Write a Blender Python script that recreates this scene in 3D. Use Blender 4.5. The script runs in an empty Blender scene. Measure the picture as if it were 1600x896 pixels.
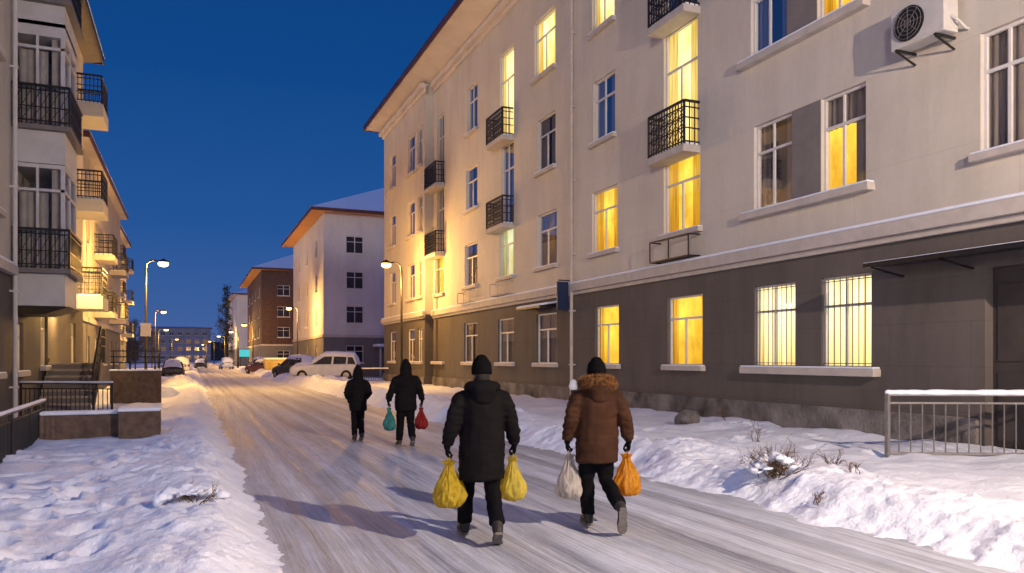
import bpy, bmesh, math, random
from mathutils import Vector, noise, Matrix
R = math.radians
random.seed(7)
sc = bpy.context.scene
col = sc.collection
V = Vector

def Yf(px, X):
    r = (px - 800) / 1200.0
    return X * (12 - 5 * r) / (5 + 12 * r)

# ------------------------------------------------------------------ helpers
OFF = {}
def tag(o, label=None, cat=None, group=None, kind=None):
    if label: o['label'] = label
    if cat: o['category'] = cat
    if group: o['group'] = group
    if kind: o['kind'] = kind
    return o

def empty(name, loc=(0, 0, 0), rz=0, label=None, cat=None, group=None, keep=False):
    o = bpy.data.objects.new(name, None)
    o.empty_display_size = .2
    col.objects.link(o)
    o.location = loc
    o.rotation_euler = (0, 0, rz)
    OFF[o.name] = V(loc) if not keep else V((0, 0, 0))
    return tag(o, label, cat, group)

class MB:
    def __init__(s):
        s.v = []; s.f = []
    def quad(s, *p):
        n = len(s.v); s.v += [V(q) for q in p]; s.f.append(tuple(range(n, n + len(p))))
    def hexa(s, c):
        n = len(s.v); s.v += [V(q) for q in c]
        for f in ((0, 3, 2, 1), (4, 5, 6, 7), (0, 1, 5, 4), (1, 2, 6, 5), (2, 3, 7, 6), (3, 0, 4, 7)):
            s.f.append(tuple(n + i for i in f))
    def box(s, x0, x1, y0, y1, z0, z1):
        s.hexa([(x0, y0, z0), (x1, y0, z0), (x1, y1, z0), (x0, y1, z0), (x0, y0, z1), (x1, y0, z1), (x1, y1, z1), (x0, y1, z1)])
    def fbox(s, fr, s0, s1, z0, z1, o0, o1):
        s.hexa([fr(s0, z0, o0), fr(s1, z0, o0), fr(s1, z0, o1), fr(s0, z0, o1), fr(s0, z1, o0), fr(s1, z1, o0), fr(s1, z1, o1), fr(s0, z1, o1)])
    def bar(s, a, b, w, h=None):
        a = V(a); b = V(b); h = h or w
        t = (b - a).normalized()
        up = V((0, 0, 1)) if abs(t.z) < .95 else V((0, 1, 0))
        u = t.cross(up).normalized() * w / 2; w2 = u.cross(t).normalized() * h / 2
        s.hexa([a - u - w2, a + u - w2, b + u - w2, b - u - w2, a - u + w2, a + u + w2, b + u + w2, b - u + w2])
    def loft(s, pts, rad, n=12, ref=(1, 0, 0), cap0=1.0, cap1=1.0):
        pts = [V(p) for p in pts]
        rad = [(r, r) if not isinstance(r, (tuple, list)) else r for r in rad]
        m = len(pts); rings = []
        ref = V(ref)
        def fr(i):
            t = (pts[min(i + 1, m - 1)] - pts[max(i - 1, 0)]).normalized()
            u = ref - t * ref.dot(t)
            if u.length < .15:
                q = V((0, 1, 0)) if abs(t.y) < .9 else V((0, 0, 1))
                u = q - t * q.dot(t)
            u.normalize()
            return t, u, t.cross(u)
        def ring(c, u, v, a, b):
            k = len(s.v)
            for j in range(n):
                p = 2 * math.pi * j / n
                s.v.append(c + u * a * math.cos(p) + v * b * math.sin(p))
            rings.append(k)
        t, u, v = fr(0); a, b = rad[0]; r = min(a, b) * cap0
        pole0 = len(s.v); s.v.append(pts[0] - t * r)
        for k, q in ((.85, .53), (.5, .866)): ring(pts[0] - t * r * k, u, v, a * q, b * q)
        for i in range(m):
            t, u, v = fr(i); ring(pts[i], u, v, *rad[i])
        t, u, v = fr(m - 1); a, b = rad[-1]; r = min(a, b) * cap1
        for k, q in ((.5, .866), (.85, .53)): ring(pts[-1] + t * r * k, u, v, a * q, b * q)
        pole1 = len(s.v); s.v.append(pts[-1] + t * r)
        for k in range(len(rings) - 1):
            A, B = rings[k], rings[k + 1]
            for j in range(n):
                s.f.append((A + j, A + (j + 1) % n, B + (j + 1) % n, B + j))
        A = rings[0]; B = rings[-1]
        for j in range(n):
            s.f.append((pole0, A + (j + 1) % n, A + j)); s.f.append((pole1, B + j, B + (j + 1) % n))
    def ball(s, c, rx, ry=None, rz=None, n=14):
        ry = ry or rx; rz = rz or rx
        c = V(c)
        s.loft([c - V((0, 0, rz * .02)), c + V((0, 0, rz * .02))], [(rx, ry), (rx, ry)], n, (1, 0, 0), rz / min(rx, ry), rz / min(rx, ry))
    def build(s, name, mat, parent=None, smooth=False, recalc=True, bevel=0, subd=0):
        me = bpy.data.meshes.new(name)
        off = OFF.get(parent.name, V((0, 0, 0))) if parent else V((0, 0, 0))
        me.from_pydata([tuple(p - off) for p in s.v], [], s.f)
        if recalc:
            bm = bmesh.new(); bm.from_mesh(me)
            bmesh.ops.recalc_face_normals(bm, faces=bm.faces)
            bm.to_mesh(me); bm.free()
        if smooth:
            me.polygons.foreach_set('use_smooth', [True] * len(me.polygons))
        me.materials.append(mat)
        o = bpy.data.objects.new(name, me); col.objects.link(o)
        if parent:
            o.parent = parent; OFF[o.name] = off
        if bevel:
            b = o.modifiers.new('bevel', 'BEVEL'); b.width = bevel; b.segments = 2; b.limit_method = 'ANGLE'
        if subd:
            b = o.modifiers.new('sub', 'SUBSURF'); b.levels = subd; b.render_levels = subd
        return o

def remesh(mb, name, mat, parent, vox, it=4, disp=None):
    o = mb.build(name + '_tmp', mat, None)
    m = o.modifiers.new('r', 'REMESH'); m.mode = 'VOXEL'; m.voxel_size = vox
    m = o.modifiers.new('s', 'SMOOTH'); m.factor = .5; m.iterations = it
    bpy.context.view_layer.update()
    dg = bpy.context.evaluated_depsgraph_get()
    me = bpy.data.meshes.new_from_object(o.evaluated_get(dg))
    old = o.data
    bpy.data.objects.remove(o); bpy.data.meshes.remove(old)
    me.name = name
    if disp:
        ns = [v.normal.copy() for v in me.vertices]
        for v, nn in zip(me.vertices, ns): v.co += nn * disp(v.co)
    me.materials.clear(); me.materials.append(mat)
    me.polygons.foreach_set('use_smooth', [True] * len(me.polygons))
    q = bpy.data.objects.new(name, me); col.objects.link(q); q.parent = parent
    return q

def copy_tree(o, parent=None):
    c = o.copy(); col.objects.link(c)
    if parent:
        c.parent = parent
    for ch in list(o.children): copy_tree(ch, c)
    return c

# ------------------------------------------------------------------ materials
def newmat(name):
    m = bpy.data.materials.new(name); m.use_nodes = True
    nt = m.node_tree; nt.nodes.clear()
    out = nt.nodes.new('ShaderNodeOutputMaterial')
    return m, nt, out
def N(nt, t, **kw):
    n = nt.nodes.new(t)
    for k, v in kw.items(): setattr(n, k, v)
    return n
def c4(c, k=1): return (min(c[0] * k, 1), min(c[1] * k, 1), min(c[2] * k, 1), 1)
def coords(nt, stretch=(1, 1, 1), which='Object'):
    t = N(nt, 'ShaderNodeTexCoord'); m = N(nt, 'ShaderNodeMapping'); m.inputs['Scale'].default_value = stretch
    nt.links.new(t.outputs[which], m.inputs['Vector']); return m.outputs['Vector']
def noisefac(nt, vec, scale, detail=5, rough=.6):
    n = N(nt, 'ShaderNodeTexNoise'); n.inputs['Scale'].default_value = scale; n.inputs['Detail'].default_value = detail; n.inputs['Roughness'].default_value = rough
    nt.links.new(vec, n.inputs['Vector']); return n.outputs['Fac']
def ramp(nt, fac, stops):
    r = N(nt, 'ShaderNodeValToRGB')
    e = r.color_ramp.elements
    while len(e) < len(stops): e.new(.5)
    for q, (p, c) in zip(e, stops): q.position = p; q.color = c if len(c) == 4 else (*c, 1)
    nt.links.new(fac, r.inputs['Fac']); return r.outputs['Color']
def mul(nt, a, b, fac=1, mode='MULTIPLY'):
    m = N(nt, 'ShaderNodeMix', data_type='RGBA', blend_type=mode); m.inputs[0].default_value = fac
    nt.links.new(a, m.inputs[6]); nt.links.new(b, m.inputs[7]); return m.outputs[2]
def mk(name, c, rough=.7, var=.2, vs=3, bump=.15, bs=30, metal=0, stretch=(1, 1, 1), bdist=.02, coat=0, spec=.4):
    m, nt, out = newmat(name)
    p = N(nt, 'ShaderNodeBsdfPrincipled'); nt.links.new(p.outputs[0], out.inputs[0])
    v = coords(nt, stretch)
    colr = ramp(nt, noisefac(nt, v, vs), [(.3, c4(c, 1 - var)), (.7, c4(c, 1 + var))])
    nt.links.new(colr, p.inputs['Base Color'])
    p.inputs['Roughness'].default_value = rough; p.inputs['Metallic'].default_value = metal
    p.inputs['Specular IOR Level'].default_value = spec
    p.inputs['Coat Weight'].default_value = coat
    if bump:
        b = N(nt, 'ShaderNodeBump'); b.inputs['Strength'].default_value = bump; b.inputs['Distance'].default_value = bdist
        nt.links.new(noisefac(nt, v, bs, 6), b.inputs['Height']); nt.links.new(b.outputs[0], p.inputs['Normal'])
    return m
def wallmat(name, c, line=.86, bw=3.4, bh=1.83, dirt=.11, zoff=0.0):
    m, nt, out = newmat(name)
    p = N(nt, 'ShaderNodeBsdfPrincipled'); nt.links.new(p.outputs[0], out.inputs[0])
    v = coords(nt)
    big = ramp(nt, noisefac(nt, v, .35, 6), [(.3, c4(c, 1 - dirt)), (.7, c4(c, 1.05))])
    st = ramp(nt, noisefac(nt, coords(nt, (1.1, 1.1, .22)), 1.1, 7, .7), [(.32, (1 - dirt,) * 3), (.55, (1, 1, 1))])
    g = mul(nt, big, st)
    mot = ramp(nt, noisefac(nt, v, 7, 6, .7), [(.3, (.95,) * 3), (.6, (1, 1, 1))])
    g = mul(nt, g, mot)
    sp = N(nt, 'ShaderNodeSeparateXYZ'); nt.links.new(v, sp.inputs[0])
    cb = N(nt, 'ShaderNodeCombineXYZ')
    ad = N(nt, 'ShaderNodeMath', operation='ADD'); nt.links.new(sp.outputs['X'], ad.inputs[0]); nt.links.new(sp.outputs['Y'], ad.inputs[1])
    ad2 = N(nt, 'ShaderNodeMath', operation='ADD'); ad2.inputs[1].default_value = zoff; nt.links.new(sp.outputs['Z'], ad2.inputs[0])
    nt.links.new(ad.outputs[0], cb.inputs[0]); nt.links.new(ad2.outputs[0], cb.inputs[1])
    br = N(nt, 'ShaderNodeTexBrick'); br.inputs['Scale'].default_value = 1; br.inputs['Mortar Size'].default_value = .01
    br.inputs['Brick Width'].default_value = bw; br.inputs['Row Height'].default_value = bh; br.inputs['Mortar Smooth'].default_value = .4
    br.inputs['Color1'].default_value = (1, 1, 1, 1); br.inputs['Color2'].default_value = (.98, .98, .98, 1); br.inputs['Mortar'].default_value = (line, line, line, 1)
    nt.links.new(cb.outputs[0], br.inputs['Vector'])
    g = mul(nt, g, br.outputs['Color'])
    nt.links.new(g, p.inputs['Base Color']); p.inputs['Roughness'].default_value = .85; p.inputs['Specular IOR Level'].default_value = .25
    b = N(nt, 'ShaderNodeBump'); b.inputs['Strength'].default_value = .25; b.inputs['Distance'].default_value = .01
    nt.links.new(noisefac(nt, v, 45, 6), b.inputs['Height']); nt.links.new(b.outputs[0], p.inputs['Normal'])
    return m
def emis(name, c, s, lo=.55, fold=(5, 5, .25), grad=True, sc_=2.2):
    m, nt, out = newmat(name)
    e = N(nt, 'ShaderNodeEmission'); nt.links.new(e.outputs[0], out.inputs[0])
    f = ramp(nt, noisefac(nt, coords(nt, fold), sc_, 3), [(.3, c4((c[0], c[1] * .82, c[2] * .5), lo)), (.66, c4(c))])
    if grad:
        t = N(nt, 'ShaderNodeTexCoord'); sp = N(nt, 'ShaderNodeSeparateXYZ'); nt.links.new(t.outputs['Generated'], sp.inputs[0])
        g = ramp(nt, sp.outputs['Z'], [(0, (.75, .62, .4)), (.45, (.95, .92, .85)), (.8, (1, 1, 1)), (1, (.85, .8, .7))])
        f = mul(nt, f, g)
    nt.links.new(f, e.inputs['Color']); e.inputs['Strength'].default_value = s
    return m
def glassmat(name, k=.5):
    m, nt, out = newmat(name)
    t = N(nt, 'ShaderNodeBsdfTransparent')
    g = N(nt, 'ShaderNodeBsdfGlossy'); g.inputs['Roughness'].default_value = .03
    l = N(nt, 'ShaderNodeFresnel'); l.inputs['IOR'].default_value = 1.5
    mt = N(nt, 'ShaderNodeMath', operation='MULTIPLY'); mt.inputs[1].default_value = k; nt.links.new(l.outputs[0], mt.inputs[0])
    mx = N(nt, 'ShaderNodeMixShader')
    nt.links.new(mt.outputs[0], mx.inputs[0]); nt.links.new(t.outputs[0], mx.inputs[1]); nt.links.new(g.outputs[0], mx.inputs[2])
    b = N(nt, 'ShaderNodeBump'); b.inputs['Strength'].default_value = .03
    nt.links.new(noisefac(nt, coords(nt), 1.5, 2), b.inputs['Height']); nt.links.new(b.outputs[0], g.inputs['Normal'])
    nt.links.new(mx.outputs[0], out.inputs[0]); return m
def bagmat(name, c, tr=.45):
    m, nt, out = newmat(name)
    p = N(nt, 'ShaderNodeBsdfPrincipled'); p.inputs['Roughness'].default_value = .24; p.inputs['Specular IOR Level'].default_value = .7
    v = coords(nt, (1, 1, .3))
    cc = ramp(nt, noisefac(nt, v, 16, 6), [(.32, c4(c, .5)), (.5, c4(c, .95)), (.68, c4(c, 1.2))])
    t = N(nt, 'ShaderNodeBsdfTranslucent')
    nt.links.new(cc, p.inputs['Base Color']); nt.links.new(cc, t.inputs['Color'])
    b = N(nt, 'ShaderNodeBump'); b.inputs['Strength'].default_value = 1.0; b.inputs['Distance'].default_value = .035
    nt.links.new(noisefac(nt, coords(nt, (1, 1, .4)), 24, 6, .65), b.inputs['Height']); nt.links.new(b.outputs[0], p.inputs['Normal']); nt.links.new(b.outputs[0], t.inputs['Normal'])
    mx = N(nt, 'ShaderNodeMixShader'); mx.inputs[0].default_value = tr
    tp = N(nt, 'ShaderNodeBsdfTransparent'); nt.links.new(cc, tp.inputs[0])
    nt.links.new(p.outputs[0], mx.inputs[1]); nt.links.new(t.outputs[0], mx.inputs[2])
    m2 = N(nt, 'ShaderNodeMixShader'); m2.inputs[0].default_value = .2; nt.links.new(mx.outputs[0], m2.inputs[1]); nt.links.new(tp.outputs[0], m2.inputs[2])
    nt.links.new(m2.outputs[0], out.inputs[0])
    return m
def glow(name, c, s):
    m, nt, out = newmat(name); e = N(nt, 'ShaderNodeEmission'); e.inputs['Color'].default_value = (*c, 1); e.inputs['Strength'].default_value = s
    nt.links.new(e.outputs[0], out.inputs[0]); return m

snow = mk('snow', (.74, .80, .92), .65, .06, 1.5, .6, 13, bdist=.05)
snow_fine = mk('snow_cap', (.72, .78, .9), .65, .04, 4, .4, 25)
wall_up = wallmat('render_cream', (.56, .52, .465), line=.88)
wall_low = wallmat('render_taupe', (.118, .104, .100), line=.82, bw=1.7, bh=.8, dirt=.2)
plinth_m = mk('rough_concrete', (.13, .12, .118), .9, .75, 1.3, .8, 12, bdist=.05)
trim_m = mk('trim', (.44, .405, .38), .8, .12, 3, .15, 40)
panel_m = mk('grey_panel', (.17, .155, .155), .8, .12, 3, .15, 40)
bay_m = mk('bay_white', (.50, .50, .52), .7, .1, 2, .1, 30)
soffit_m = mk('soffit', (.56, .51, .47), .8, .1, 1, .1, 20)
fascia_m = mk('fascia', (.08, .03, .03), .5, .2, 4, .1, 20)
frame_m = mk('window_frame', (.56, .55, .56), .45, .06, 5, 0)
iron_m = mk('black_iron', (.009, .009, .011), .45, .3, 8, .1, 60)
steel_m = mk('grey_steel', (.20, .19, .19), .45, .2, 8, .1, 60, metal=.3)
pole_m = mk('pole_paint', (.016, .016, .019), .45, .2, 6, .08, 50)
glass_m = glassmat('pane_glass', .5)
glass_lit = glassmat('lit_pane_glass', .1)
glass_dark = mk('dark_pane', (.020, .024, .036), .1, .3, 2, .03, 2, spec=.8)
cloth_m = mk('dim_curtain', (.17, .145, .135), .9, .25, 3, .1, 30, stretch=(8, 8, .4))
pale_cloth = mk('pale_curtain', (.33, .315, .31), .9, .15, 3, 0)
room_dark = mk('unlit_room', (.018, .018, .022), .9, .3, 2, 0)
room_yel = emis('lit_room_yellow', (1.0, .66, .075), 1.75, .6, (1, 1, .7), sc_=1.6)
cur_yel = emis('lit_curtain_yellow', (1.0, .54, .045), 1.1, .5)
room_wht = emis('lit_room_white', (1.0, .86, .42), 2.1, .75, (1, 1, .7), sc_=1.6)
cur_wht = emis('lit_curtain_white', (1.0, .74, .22), 1.4, .55)
room_cool = emis('lit_room_cool', (.80, .86, .55), 1.4, .8, (1, 1, .7), sc_=1.3)
cur_cool = emis('lit_curtain_cool', (.62, .66, .36), 1.1, .6)
room_dim = emis('lit_room_dim', (.75, .40, .09), .4, .25, (1, 1, 1))
cream_cur = emis('lit_curtain_cream', (1.0, .87, .48), 2.5, .40, (9, 9, .1))
small_lit = emis('small_lit_pane', (1, .62, .16), 1.0, .6, grad=False)
brick_m = mk('red_brick', (.075, .045, .042), .85, .3, 2, .4, 20)
dark_brick = mk('dark_brick', (.11, .075, .058), .9, .35, 6, .5, 18)
bld_white = wallmat('render_white', (.58, .57, .60), line=.93)
bld_grey = wallmat('render_grey', (.15, .15, .16), line=.85)
bld_warm = wallmat('render_warm', (.46, .42, .36), line=.9)
orange_lit_soffit = mk('orange_lit_soffit', (.62, .30, .10), .8, .12, 1, 0)  # orange lamp glow on the eaves is put into this base colour
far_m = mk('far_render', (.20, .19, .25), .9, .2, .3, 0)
hill_m = mk('far_wood', (.02, .025, .04), .95, .4, .05, 0)

def roadmat():
    m, nt, out = newmat('packed_snow_road')
    p = N(nt, 'ShaderNodeBsdfPrincipled'); nt.links.new(p.outputs[0], out.inputs[0])
    wob = noisefac(nt, coords(nt, (.25, .12, 1)), 1, 2)
    tc = N(nt, 'ShaderNodeTexCoord'); sp = N(nt, 'ShaderNodeSeparateXYZ'); nt.links.new(tc.outputs['Object'], sp.inputs[0])
    ma = N(nt, 'ShaderNodeMath', operation='MULTIPLY_ADD'); nt.links.new(wob, ma.inputs[0]); ma.inputs[1].default_value = .35; nt.links.new(sp.outputs['X'], ma.inputs[2])
    def vec(ky):
        cb = N(nt, 'ShaderNodeCombineXYZ'); nt.links.new(ma.outputs[0], cb.inputs[0])
        my = N(nt, 'ShaderNodeMath', operation='MULTIPLY'); my.inputs[1].default_value = ky; nt.links.new(sp.outputs['Y'], my.inputs[0]); nt.links.new(my.outputs[0], cb.inputs[1]); return cb.outputs[0]
    a = noisefac(nt, vec(.012), 2.3, 2, .5)
    b_ = noisefac(nt, vec(.016), 9, 5, .7)
    c_ = noisefac(nt, vec(.03), 30, 3, .6)
    ca = ramp(nt, a, [(.38, (.40, .43, .50)), (.5, (.52, .565, .66)), (.62, (.62, .68, .80))])
    cbm = ramp(nt, b_, [(.38, (.62, .62, .63)), (.47, (.86, .86, .86)), (.56, (1, 1, 1))])
    g = mul(nt, ca, cbm)
    g = mul(nt, g, ramp(nt, c_, [(.38, (.80, .80, .80)), (.54, (1, 1, 1))]))
    patch = ramp(nt, noisefac(nt, coords(nt, (1, .5, 1)), 3.6, 7, .75), [(.36, (.86, .86, .87)), (.58, (1, 1, 1))])
    g = mul(nt, g, patch)
    nt.links.new(g, p.inputs['Base Color']); p.inputs['Specular IOR Level'].default_value = .22
    rr = ramp(nt, b_, [(.38, (.45,) * 3), (.6, (.7,) * 3)]); nt.links.new(rr, p.inputs['Roughness'])
    ad = N(nt, 'ShaderNodeMath', operation='ADD'); nt.links.new(b_, ad.inputs[0]); nt.links.new(noisefac(nt, coords(nt), 16, 7, .75), ad.inputs[1])
    ad3 = N(nt, 'ShaderNodeMath', operation='ADD'); nt.links.new(ad.outputs[0], ad3.inputs[0]); nt.links.new(c_, ad3.inputs[1])
    bp = N(nt, 'ShaderNodeBump'); bp.inputs['Strength'].default_value = .5; bp.inputs['Distance'].default_value = .03
    nt.links.new(ad3.outputs[0], bp.inputs['Height']); nt.links.new(bp.outputs[0], p.inputs['Normal'])
    return m
road_m = roadmat()

# ------------------------------------------------------------------ ground, road, snow verges
mb = MB(); mb.quad((-900, -60, -.12), (900, -60, -.12), (900, 1500, -.12), (-900, 1500, -.12))
tag(mb.build('ground', snow), kind='structure')

def steps(a, b, s0, grow, start):
    out = [a]; s = s0
    while out[-1] < b:
        if out[-1] > start: s *= grow
        out.append(out[-1] + s)
    out[-1] = b
    return out
def grid(xs, ys, fz):
    m = MB(); nx = len(xs)
    for y in ys:
        for x in xs: m.v.append(V((x, y, fz(x, y))))
    for j in range(len(ys) - 1):
        for i in range(nx - 1):
            k = j * nx + i; m.f.append((k, k + 1, k + nx + 1, k + nx))
    return m
def nz(x, y, s, seed=0): return noise.noise(V((x * s, y * s, seed)))
def sm(a, b, t):
    t = max(0, min(1, (t - a) / (b - a))); return t * t * (3 - 2 * t)
RUTS = ((1.45, .17, .026), (1.95, .1, .016), (2.95, .18, .026), (3.75, .12, .018), (4.3, .17, .024), (5.45, .17, .022))
def road_z(x, y):
    z = .012 * nz(x * 4, y * .2, 1, 3) + .006 * nz(x, y, 5, 9) + .007 * nz(x * 11, y * .12, 1, 13) - .006
    for c, wd, dp in RUTS:
        u = (x - c - .12 * nz(0, y, .12, c)) / wd
        if abs(u) < 3: z -= dp * math.exp(-u * u) - .4 * dp * math.exp(-(abs(u) - 1.6) ** 2 * 3)
    return z
tag(grid([.2 + i * .05 for i in range(130)], steps(-6, 330, .14, 1.035, 14), road_z).build('road', road_m, smooth=True), kind='structure')

def clods(x, y, s, seed):
    d = noise.voronoi(V((x * s, y * s, seed)))[0][0]
    return max(0, .5 - d) * 2
def right_z(x, y):
    e = 6.15 + .28 * nz(0, y, .7, 5) + .1 * nz(0, y, 2.6, 8)
    t = x - e
    up = .30 + .2 * sm(13, 26, y) + .15 * nz(0, y, .5, 77)
    bank = up * sm(0, .8, t) - (up - .18) * sm(1.1, 2.7, t)
    w = sm(-.15, .25, t) * (1 - sm(1.2, 2.6, t))
    k = .2 + .6 * sm(-.1, .4, nz(x, y, .6, 61))
    wx, wy = x + .3 * nz(x, y, 1.7, 1), y + .3 * nz(x, y, 1.7, 2)
    z = bank - .06 + .05 * sm(-.2, .1, t)
    z += w * k * (.10 * clods(wx, wy, 1.3, 2) + .08 * clods(x + .12 * nz(x, y, 5, 1), wy, 3.6, 7) + .055 * clods(wx, y, 8, 17) + .03 * clods(x, wy, 15, 27)) + w * (.09 * nz(x, y, .9, 4) + .04 * nz(x, y, 4, 3) + .03 * nz(x, y, 11, 6) + .016 * nz(x, y, 22, 6))
    z += sm(.8, 2.2, t) * (.10 * nz(x, y, .7, 11) + .05 * nz(x, y, 2.0, 21) + .012 * nz(x, y, 6, 1))
    z += .07 * sm(5.0, 6.2, t) * (1 + nz(0, y, .9, 3))
    return z
prints = [(random.uniform(-2.6, -.5), random.uniform(6.5, 15.5), random.uniform(0, 3.1)) for _ in range(60)] + [(random.uniform(8.4, 12), random.uniform(9, 22), random.uniform(0, 3.1)) for _ in range(30)]
for i in range(12): prints.append((-1.7 + .13 * (i % 2) + .05 * i, 7 + i * .62, 1.5 + .1 * (i % 2)))
def dents(x, y):
    z = 0
    for px, py, a in prints:
        dx = x - px; dy = y - py
        if abs(dx) < .4 and abs(dy) < .4:
            u = dx * math.cos(a) + dy * math.sin(a); v = -dx * math.sin(a) + dy * math.cos(a)
            q = (u / .2) ** 2 + (v / .11) ** 2
            z -= .10 * math.exp(-q * 1.4) - .035 * math.exp(-(q - 2.2) ** 2)
    return z
def left_z(x, y):
    e = .74 + .2 * nz(0, y, .6, 15) + .09 * nz(0, y, 2.6, 18)
    t = e - x
    pk = .31 + .12 * nz(0, y, .7, 91)
    z = -.06 + .05 * sm(-.2, .1, t) + pk * sm(0, .65, t) - (pk - .16) * sm(.8, 1.8, t)
    w = sm(-.15, .3, t) * (1 - sm(.9, 1.8, t))
    k = .2 + .6 * sm(-.2, .35, nz(x, y, .6, 66))
    wx, wy = x + .3 * nz(x, y, 1.7, 31), y + .3 * nz(x, y, 1.7, 32)
    z += w * k * (.08 * clods(wx, wy, 1.7, 32) + .07 * clods(wx, y, 4, 37) + .045 * clods(x, wy, 9, 47) + .025 * clods(wx, y, 16, 57)) + w * (.06 * nz(x, y, 1.1, 34) + .04 * nz(x, y, 5, 33) + .03 * nz(x, y, 12, 36) + .016 * nz(x, y, 24, 36))
    z += sm(.7, 1.5, t) * (.07 * nz(x, y, .8, 41) + .05 * nz(x, y, 2.2, 51) + .012 * nz(x, y, 6, 31))
    return z + dents(x, y)
tag(grid(steps(5.6, 12.62, .04, 1.02, 8.5), steps(-6, 125, .046, 1.022, 14), lambda x, y: right_z(x, y) + dents(x, y)).build('snow_verge_right', snow, smooth=True), kind='structure')
tag(grid([-4.35 + i * .046 for i in range(120)], steps(3, 125, .046, 1.022, 15), left_z).build('snow_verge_left', snow, smooth=True), kind='structure')

# ------------------------------------------------------------------ facade tools
def frame_at(O, a, n):
    O = V(O); a = V(a); n = V(n)
    return lambda s, z, o: O + a * s + n * o + V((0, 0, z))
def wall(mb, fr, s0, s1, z0, z1, holes, depth=.26):
    hs = [h for h in holes if h[2] >= z0 - .01 and h[3] <= z1 + .01 and h[0] >= s0 - .01 and h[1] <= s1 + .01]
    ss = sorted(set([s0, s1] + [h[0] for h in hs] + [h[1] for h in hs]))
    zs = sorted(set([z0, z1] + [h[2] for h in hs] + [h[3] for h in hs]))
    for i in range(len(ss) - 1):
        for j in range(len(zs) - 1):
            a, b, c, d = ss[i], ss[i + 1], zs[j], zs[j + 1]
            cs, cz = (a + b) / 2, (c + d) / 2
            if any(h[0] < cs < h[1] and h[2] < cz < h[3] for h in hs): continue
            mb.quad(fr(a, c, 0), fr(b, c, 0), fr(b, d, 0), fr(a, d, 0))
    for a, b, c, d in hs:
        for p, q in (((a, c), (b, c)), ((b, c), (b, d)), ((b, d), (a, d)), ((a, d), (a, c))):
            mb.quad(fr(*p, 0), fr(*q, 0), fr(*q, -depth), fr(*p, -depth))
def folds(mb, fr, s0, s1, z0, z1, o, amp=.022, per=.16):
    n = max(6, int((s1 - s0) / per * 6)); k = len(mb.v)
    for i in range(n + 1):
        s = s0 + (s1 - s0) * i / n
        w = amp * math.sin(2 * math.pi * (s - s0) / per + 1.3 * math.sin(s * 5))
        mb.v += [fr(s, z0, o + w), fr(s, z1, o + w * .6)]
    for i in range(n): mb.f.append((k + 2 * i, k + 2 * i + 2, k + 2 * i + 3, k + 2 * i + 1))
STY = {'dark': (room_dark, cloth_m), 'yellow': (room_yel, cur_yel), 'white': (room_wht, cur_wht), 'cool': (room_cool, cur_cool), 'dim': (room_dim, cloth_m), 'cream': (room_wht, cream_cur), 'low': (room_yel, cloth_m)}
def window(parent, fr, s0, s1, z0, z1, style='dark', sill=True, mull=1, bars=False, trans=.68, door=False):
    m = MB(); t = .055
    o0, o1 = -.145, -.085
    m.fbox(fr, s0, s0 + t, z0, z1, o0, o1); m.fbox(fr, s1 - t, s1, z0, z1, o0, o1)
    m.fbox(fr, s0 + t, s1 - t, z0, z0 + t, o0, o1); m.fbox(fr, s0 + t, s1 - t, z1 - t, z1, o0, o1)
    zt = z0 + (z1 - z0) * trans
    m.fbox(fr, s0 + t, s1 - t, zt - .03, zt + .03, o0 + .003, o1 - .003)
    for i in range(mull):
        c = s0 + (s1 - s0) * (i + 1) / (mull + 1) + (.06 if mull == 1 else 0)
        m.fbox(fr, c - .03, c + .03, z0 + t, zt - .03, o0 + .006, o1 - .006)
        if mull > 1 or (s1 - s0) < 1.5: m.fbox(fr, c - .022, c + .022, zt + .03, z1 - t, o0 + .006, o1 - .006)
    w = m.build('window' if not door else 'balcony_door', frame_m, parent)
    lit = style in ('yellow', 'white', 'cream', 'cool', 'low')
    g = MB(); g.quad(fr(s0 + t, z0 + t, -.115), fr(s1 - t, z0 + t, -.115), fr(s1 - t, z1 - t, -.115), fr(s0 + t, z1 - t, -.115))
    g.build('pane', glass_lit if lit else glass_m, w)
    W = s1 - s0; st = STY[style]
    g = MB(); g.quad(fr(s0, z0, -.255), fr(s1, z0, -.255), fr(s1, z1, -.255), fr(s0, z1, -.255)); g.build('room_backing', st[0], w)
    g = MB()
    if style == 'cream': folds(g, fr, s0 + .02, s1 - .02, z0, z1, -.2, .02, .14)
    elif style == 'dark':
        k = random.choice([.28, .36, .46])
        folds(g, fr, s0 + .02, s0 + W * k, z0, z1, -.2); folds(g, fr, s1 - W * k, s1 - .02, z0, z1, -.2)
    elif style == 'low':
        folds(g, fr, s0 + .02, s1 - .02, zt - .02, z1, -.2); folds(g, fr, s0 + .02, s0 + W * .36, z0, zt, -.2)
    else:
        k = random.choice([.2, .27, .34])
        folds(g, fr, s0 + .02, s0 + W * k, z0, z1, -.2); folds(g, fr, s1 - W * k * .8, s1 - .02, z0, z1, -.2)
    g.build('curtain', st[1], w, smooth=True)
    if sill:
        g = MB(); g.fbox(fr, s0 - .12, s1 + .12, z0 - .13, z0 - .003, -.08, .16); sl = g.build('sill', trim_m, w, bevel=.012)
        g = MB(); g.fbox(fr, s0 - .1, s1 + .1, z0 - .002, z0 + .03, .0, .15); g.build('snow_strip', snow_fine, w, bevel=.012)
    if bars:
        g = MB(); n = int(W / .15)
        for i in range(n + 1):
            s = s0 + .02 + (W - .04) * i / n
            g.bar(fr(s, z0 + .02, -.03), fr(s, z1 - .02, -.03), .014)
        for z in (z0 + .1, zt, z1 - .1): g.bar(fr(s0, z, -.03), fr(s1, z, -.03), .018)
        g.build('window_grille', panel_m, w)
    return w
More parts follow.
